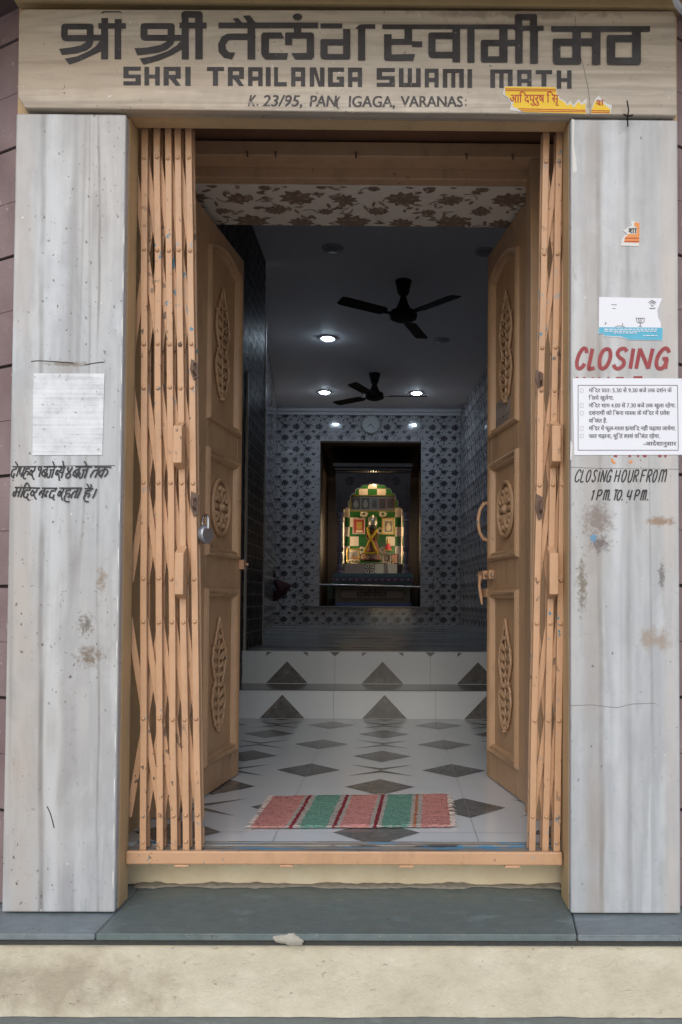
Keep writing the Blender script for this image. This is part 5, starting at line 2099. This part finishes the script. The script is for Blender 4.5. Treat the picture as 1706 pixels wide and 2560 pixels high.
def garl(pts, r_=.0185):
    P_ = [S(x, y, YI - dy) for x, y, dy in pts]
    for (p0, q0) in zip(P_, P_[1:]):
        n = max(2, int((q0 - p0).length / .011))
        for i in range(n):
            c = p0.lerp(q0, i / n)
            b.ell(c, (r_ * rng.uniform(.85, 1.15),) * 3, None, 7, 5)


garl([(782, 838, .03), (788, 880, .05), (812, 935, .06), (822, 975, .07), (842, 1010, .08), (862, 1070, .10), (905, 1135, .12)])
garl([(890, 860, .03), (868, 895, .05), (838, 935, .06), (812, 980, .07), (790, 1030, .09), (765, 1085, .11), (740, 1130, .12)])
garl([(738, 1135, .12), (790, 1146, .125), (850, 1142, .125), (908, 1142, .12)])
b.build('garland', M_yel, idl, smooth=True)
b = MB()
b.lathe((xi(822), YI, ic.z), [(rr(100), 0), (rr(128), zi(1225)), (rr(125), zi(1205)), (rr(118), zi(1170)), (rr(105), zi(1152))], 22)
b.build('plinth', M_cloth, idl, smooth=True)
b = MB()
for k in range(90):
    a = rng.uniform(3.3, 6.1)
    t = rng.random()
    r_ = rr(124 - 12 * t)
    b.ell((xi(822) + r_ * math.cos(a), YI + r_ * math.sin(a), ic.z + zi(1215 - 55 * t)), (.010, .008, .008), None, 6, 4, rng.choice((0, 0, 1, 2, 3)))
b.build('flower_petals', [M_pink, M_redp, M_brass, M_swhite], idl, smooth=True)

q = S(1030, 1100, YSH + .33)
sm = thing('deity_statue', 'tiny red robed idol with gilt base on small shelf right of the main idol', 'statue', (q.x, YSH + .33, q.z))
b = MB()
r1 = rr(48)
b.lathe((q.x, YSH + .33, q.z), [(r1, 0), (r1 * .95, .012), (r1 * .8, .03), (r1 * .6, .065), (r1 * .35, .085)], 14)
b.build('robe', simple('bright red cloth', (.5, .05, .05), .6, .3, 60), sm, smooth=True)
b = MB()
b.ell((q.x, YSH + .33, q.z + .102), (.022, .022, .026), None, 10, 8)
b.lathe((q.x, YSH + .33, q.z + .118), [(.022, 0), (.018, .02), (.004, .045)], 10)
b.build('head', M_brass, sm, smooth=True)
b = MB()
b.box(q.x - r1 * 1.1, q.x + r1 * 1.1, YSH + .28, YK, q.z - .014, q.z - .001)
b.build('base', M_brass, sm, bevel=.003)
# offerings on the altar
for k, (x0, x1, y, lab) in enumerate(((690, 820, 1256, 'white offering plate in front of idol plinth left side'), (870, 985, 1262, 'shallow brass offering dish in front of idol right side'))):
    b = MB()
    c = S((x0 + x1) / 2, 1270, YSH + .16)
    r_ = rr((x1 - x0) / 2)
    b.lathe((c.x, YSH + .17, S(0, 1276, YSH + .1).z + .0), [(r_ * .5, .001), (r_, .016), (r_ * .97, .018), (r_ * .5, .006)], 20)
    tag(b.build('offering_plate', M_swhite if k == 0 else M_brass, smooth=True), lab, 'plate')
b = MB()
for k in range(40):
    c = S(rng.uniform(530, 680), rng.uniform(1230, 1262), YSH + .15)
    b.ell(c, (.012, .01, .008), None, 6, 4, rng.randint(0, 1))
b.tube([S(585, 1190, YSH + .15), S(630, 1200, YSH + .15), S(685, 1212, YSH + .15)], .011, 6, 2)
tag(b.build('offering_flowers', [M_brass, M_cream2, M_sora]), 'loose gold and orange offerings heaped below the cream print', 'offerings')
for x, lab in ((1088, 'small brass lamp flame cup at right of the altar'), (1030, 'small pale cup beside brown print on the altar'), (655, 'small cream cup left of idol on the altar')):
    b = MB()
    c = S(x, 1262, YSH + .16)
    b.lathe((c.x, YSH + .16, c.z - .006), [(.012, 0), (.006, .012), (.018, .035), (.016, .036)], 12)
    tag(b.build('altar_cup', M_brass if x > 1050 else M_swhite, smooth=True), lab, 'cup')

# ------------------------------------------------------------------ hall fittings
cc = U(928, 1060, Y=YB - .03)
ck_ = thing('wall_clock', 'round white wall clock above the shrine alcove', 'clock', (cc.x, YB - .01, cc.z))
rt = Matrix.Translation(Vector((cc.x, YB - .003, cc.z))) @ Matrix.Rotation(R(90), 4, 'X')
b = MB()
b.lathe((0, 0, 0), [(.127, 0), (.13, .012), (.127, .03), (.118, .034), (.114, .022), (.001, .022)], 36)
b.xf(rt)
b.build('case', simple('silver grey rim', (.33, .36, .33), .35), ck_, smooth=True)
b = MB()
b.lathe((0, 0, 0), [(.113, .0225), (.113, .0245), (.001, .0245)], 36)
b.xf(rt)
b.build('dial', simple('white dial', (.55, .56, .55), .4, .03, 10), ck_)
b = MB()
for k in range(12):
    a = R(30 * k)
    c = Vector((math.cos(a) * .095, math.sin(a) * .095))
    b.box(cc.x + c.x - .004, cc.x + c.x + .004, YB - .0295, YB - .028, cc.z + c.y - .004, cc.z + c.y + .004)
b.build('hour_marks', M_print, ck_)
for a, l, w_, nm in ((R(-142), .055, .007, 'hour_hand'), (R(-52), .078, .005, 'minute_hand')):
    b = MB()
    d_ = Vector((math.cos(a), 0, math.sin(a)))
    n_ = Vector((-d_.z, 0, d_.x)) * w_
    o_ = Vector((cc.x, YB - .031 - (.0015 if nm[0] == 'm' else 0), cc.z))
    b.prism([o_ - n_, o_ + n_, o_ + n_ * .5 + d_ * l, o_ - n_ * .5 + d_ * l], (0, .001, 0))
    b.build(nm, M_print, ck_)


def make_fan(label, cx, cy, hub_px, tips):
    zh_ = U(hub_px[0], hub_px[1], Y=cy).z
    root = thing('ceiling_fan', label, 'ceiling fan', (cx, cy, zh_), 'ceiling fans of the hall')
    b_ = MB()
    b_.lathe((cx, cy, ZC), [(.03, -.115), (.045, -.10), (.065, -.01), (.065, -.001)], 20)
    b_.build('canopy', M_blk, root, smooth=True)
    b_ = MB()
    b_.tube([(cx, cy, ZC - .1), (cx, cy, zh_ + .1)], .012, 10)
    b_.build('rod', M_blk, root, smooth=True)
    b_ = MB()
    b_.lathe((cx, cy, zh_), [(.02, -.052), (.06, -.05), (.105, -.03), (.112, .0), (.105, .022), (.06, .045), (.035, .10), (.022, .15), (.02, .17)], 24)
    b_.build('motor', M_blk, root, smooth=True)
    for t in tips:
        q_ = U(t[0], t[1], Z=zh_)
        a = math.atan2(q_.y - cy, q_.x - cx)
        d_ = Vector((math.cos(a), math.sin(a), 0))
        n_ = Vector((-d_.y, d_.x, 0))
        b_ = MB()
        up = Vector((0, 0, 1))
        tilt = .16
        o_ = Vector((cx, cy, zh_ - .01))
        q = lambda r_, s_: o_ + d_ * r_ + n_ * s_ + up * (s_ * tilt)
        pts = [(.17, -.045), (.2, -.058), (.54, -.062), (.575, -.05), (.585, .045), (.56, .058), (.2, .055), (.17, .04)]
        b_.prism([q(*p_) for p_ in pts], up * .006)
        b_.prism([q(.09, -.018), q(.19, -.022), q(.19, .022), q(.09, .018)], up * -.004)
        b_.build('blade', M_blk, root, bevel=.002)
    return root


f1 = U(1009, 702, Z=ZC)
make_fan('near black ceiling fan with long blades', f1.x, f1.y, (1006, 787), [(828, 742), (1140, 738), (1047, 834)])
f2 = U(937, 934, Z=ZC)
make_fan('far black ceiling fan nearer the shrine', f2.x, f2.y, (936, 989), [(868, 950), (868, 1002), (1064, 989)])

DL = [(820, 844, 1, 'lit round downlight at left of the near ceiling fan'), (812, 979, 1, 'lit round downlight left of the far ceiling fan'), (1042, 981, 1, 'lit round downlight behind far fan blade tip'),
      (832, 620, 0, 'unlit ceiling downlight at front left of the hall'), (1213, 628, 0, 'unlit ceiling downlight at front right near the right door'), (1105, 849, 0, 'unlit ceiling downlight right of the near fan')]
for px, py, on, lab in DL:
    c = U(px, py, Z=ZC)
    root = thing('ceiling_downlight', lab, 'light', (c.x, c.y, ZC), 'ceiling downlights of the hall')
    b = MB()
    b.lathe((c.x, c.y, ZC), [(.062, -.012), (.078, -.010), (.080, -.001)] if False else [(.058, -.0115), (.072, -.012), (.080, -.001)], 26)
    b.build('ring', M_ceil if on else simple('grey lamp ring', (.36, .36, .37), .5), root, smooth=True)
    b = MB()
    b.lathe((c.x, c.y, ZC), [(.02, -.024), (.045, -.021), (.056, -.0122)], 22)
    b.build('diffuser', M_lamp if on else simple('dull diffuser', (.28, .28, .29), .4), root, smooth=True)

# cloth bundle hanging by the left wall
ys2 = 7.7
bc = U(690, 1465, Y=ys2)
bn = thing('cloth_bundle', 'dark bundle of black, maroon and slate clothes hanging by the left hall wall', 'clothes', (bc.x, ys2, ZU))
zb = lambda x, y: U(600 + x * .10204, 1360 + y * .10204, Y=ys2)


def drape(nm, outline, m, dy, th, seed):
    b_ = MB()
    n = len(outline)
    c = [sum(q[0] for q in outline) / n, sum(q[1] for q in outline) / n]
    rngs = [(1.0, 0), (.8, -.5), (.5, -.85), (.2, -1)]
    vs = []
    for k, h_ in rngs:
        for i, (x, y) in enumerate(outline):
            q = zb(c[0] + (x - c[0]) * k, c[1] + (y - c[1]) * k)
            w_ = mnoise.noise(Vector((x * .02, y * .004, seed))) * .035 * (1 if k < 1 else 0)
            vs.append((q.x, ys2 + dy + h_ * th + w_, q.z))
    fs = [(k * n + j, k * n + (j + 1) % n, (k + 1) * n + (j + 1) % n, (k + 1) * n + j) for k in range(3) for j in range(n)]
    fs.append(tuple(range(3 * n, 4 * n)))
    fs.append(tuple(range(n - 1, -1, -1)))
    b_.add(vs, fs)
    o_ = b_.build(nm, m, bn, smooth=True)
    sb = o_.modifiers.new('s', 'SUBSURF')
    sb.levels = sb.render_levels = 1
    return o_


drape('black_cloth', [(550, 480), (760, 490), (830, 560), (900, 700), (940, 810), (820, 860), (640, 850), (540, 830)], simple('black cloth', (.015, .010, .010), .9, .3, 30), 0, .08, 1)
drape('maroon_cloth', [(820, 800), (950, 830), (1100, 900), (1290, 960), (1290, 1060), (1200, 1120), (1180, 1230), (1050, 1320), (900, 1440), (740, 1450), (700, 1300), (780, 1000)], simple('maroon cloth', (.055, .013, .018), .9, .3, 30), .02, .12, 2)
drape('slate_cloth', [(560, 850), (680, 850), (820, 900), (900, 1000), (1010, 1150), (1000, 1230), (880, 1200), (800, 1330), (640, 1290), (520, 1270), (490, 1080), (500, 920)], simple('slate cloth', (.045, .045, .065), .9, .3, 30), -.04, .10, 3)
drape('dark_tail', [(620, 1300), (760, 1330), (720, 1420), (690, 1540), (620, 1550), (600, 1440)], simple('dark cloth', (.02, .015, .012), .9, .3, 30), -.01, .05, 4)

# ------------------------------------------------------------------ rug
ra_ = [U(480 + .5485 * x, 1580 + .5485 * y, Z=ZF + .006) for x, y in ((370, 748), (1165, 738), (1185, 886), (265, 892))]
rg = thing('rag_rug', 'small striped rag rug in pink, green and white on the entry floor', 'rug', ((ra_[0].x + ra_[1].x) / 2, .57, ZF))
NU, NV = 150, 44
b = MB()
vs, fs, uv = [], [], []
for j in range(NV + 1):
    for i in range(NU + 1):
        u_, v_ = i / NU, j / NV
        top_, bot_ = ra_[0].lerp(ra_[1], u_), ra_[3].lerp(ra_[2], u_)
        q = bot_.lerp(top_, v_)
        jx = mnoise.noise(Vector((u_ * 3, v_ * 30, 1))) * .006 * (1 if i in (0, NU) else .3)
        jy = mnoise.noise(Vector((u_ * 28, v_ * 2, 4))) * .006 * (1 if j in (0, NV) else .3)
        h_ = .0075 + .0028 * mnoise.noise(Vector((u_ * 5, v_ * 3, 7))) + .0016 * mnoise.noise(Vector((u_ * 90, v_ * 60, 2))) + .001 * math.sin(v_ * 90)
        if i in (0, NU) or j in (0, NV):
            h_ = .002
        vs.append((q.x + jx, q.y + jy, ZF + .002 + h_))
        uv.append((u_, v_))
for j in range(NV):
    for i in range(NU):
        a = j * (NU + 1) + i
        fs.append((a, a + 1, a + NU + 2, a + NU + 1))
b.add(vs, fs)
b.uv = uv
g = N('rag rug weave')
uvn = g.n('UVMap')
sx = g.n('SeparateXYZ')
g.t.links.new(uvn.outputs[0], sx.inputs[0])
nz_ = g.noise(g.pos(), 60, 3, .7)
skew = g.math('MULTIPLY', g.math('SUBTRACT', sx.outputs[1], .5), -.012)
uu = g.math('ADD', g.math('ADD', sx.outputs[0], g.math('MULTIPLY', g.math('SUBTRACT', nz_, .5), .026)), skew)
PK, GN, WH, DR, OR = (.66, .30, .275), (.175, .37, .295), (.50, .46, .42), (.28, .035, .055), (.50, .21, .12)
base = g.ramp(uu, [(0, PK), (.178, WH), (.198, DR), (.216, WH), (.243, GN), (.382, WH), (.407, DR), (.426, WH), (.447, PK), (.590, WH), (.613, DR), (.632, WH), (.652, GN), (.792, WH), (.812, OR), (.826, WH), (.848, PK)], 'CONSTANT')
var = g.noise(g.pos((1, 1, 1), (1, 1, 1)), 110, 3, .7)
col = g.mix(g.ramp(var, [(.30, .85), (.45, 0.0)]), base, (.12, .08, .07), 'MULTIPLY')
col = g.mix(g.ramp(g.noise(g.pos((1, 1, 1), (6, 2, 1)), 150, 2, .6), [(.60, 0.0), (.70, .35)]), col, (.72, .62, .56))
wv = g.n('TexWave')
g.t.links.new(g.pos((1, 1, 1)), wv.inputs[0])
wv.bands_direction = 'Y'
wv.inputs['Scale'].default_value = 48
wv.inputs['Distortion'].default_value = 3
wv.inputs['Detail Scale'].default_value = 6
hgt = g.math('ADD', g.math('MULTIPLY', wv.outputs['Fac'], .6), var)
M_rug = g.out(col, .95, hgt, .006, .9, .1)
b.build('weave', M_rug, rg, smooth=True)
b = MB()
rng = random.Random(12)
for side in (0, 1):
    a, c = (ra_[0], ra_[3]) if side == 0 else (ra_[1], ra_[2])
    for k in range(70):
        t = rng.random()
        p0 = a.lerp(c, t) + Vector((0, 0, .002))
        dx = (-1 if side == 0 else 1) * rng.uniform(.005, .022)
        p1_ = p0 + Vector((dx * .6, rng.uniform(-.008, .008), .002))
        p2_ = p0 + Vector((dx, rng.uniform(-.014, .014), -.003))
        b.tube([p0 - Vector((dx * .2, 0, 0)), p1_, p2_], [.0014, .0011, .0006], 4)
for k in range(90):
    t = rng.random()
    a = (ra_[3].lerp(ra_[2], t), ra_[0].lerp(ra_[1], t))[k % 2] + Vector((0, 0, .003))
    dy = (-1 if k % 2 == 0 else 1) * rng.uniform(.004, .012)
    b.tube([a, a + Vector((rng.uniform(-.01, .01), dy, -.001))], [.0013, .0005], 4)
b.build('fringe', simple('frayed thread', (.56, .47, .42), .95, .3, 60), rg)
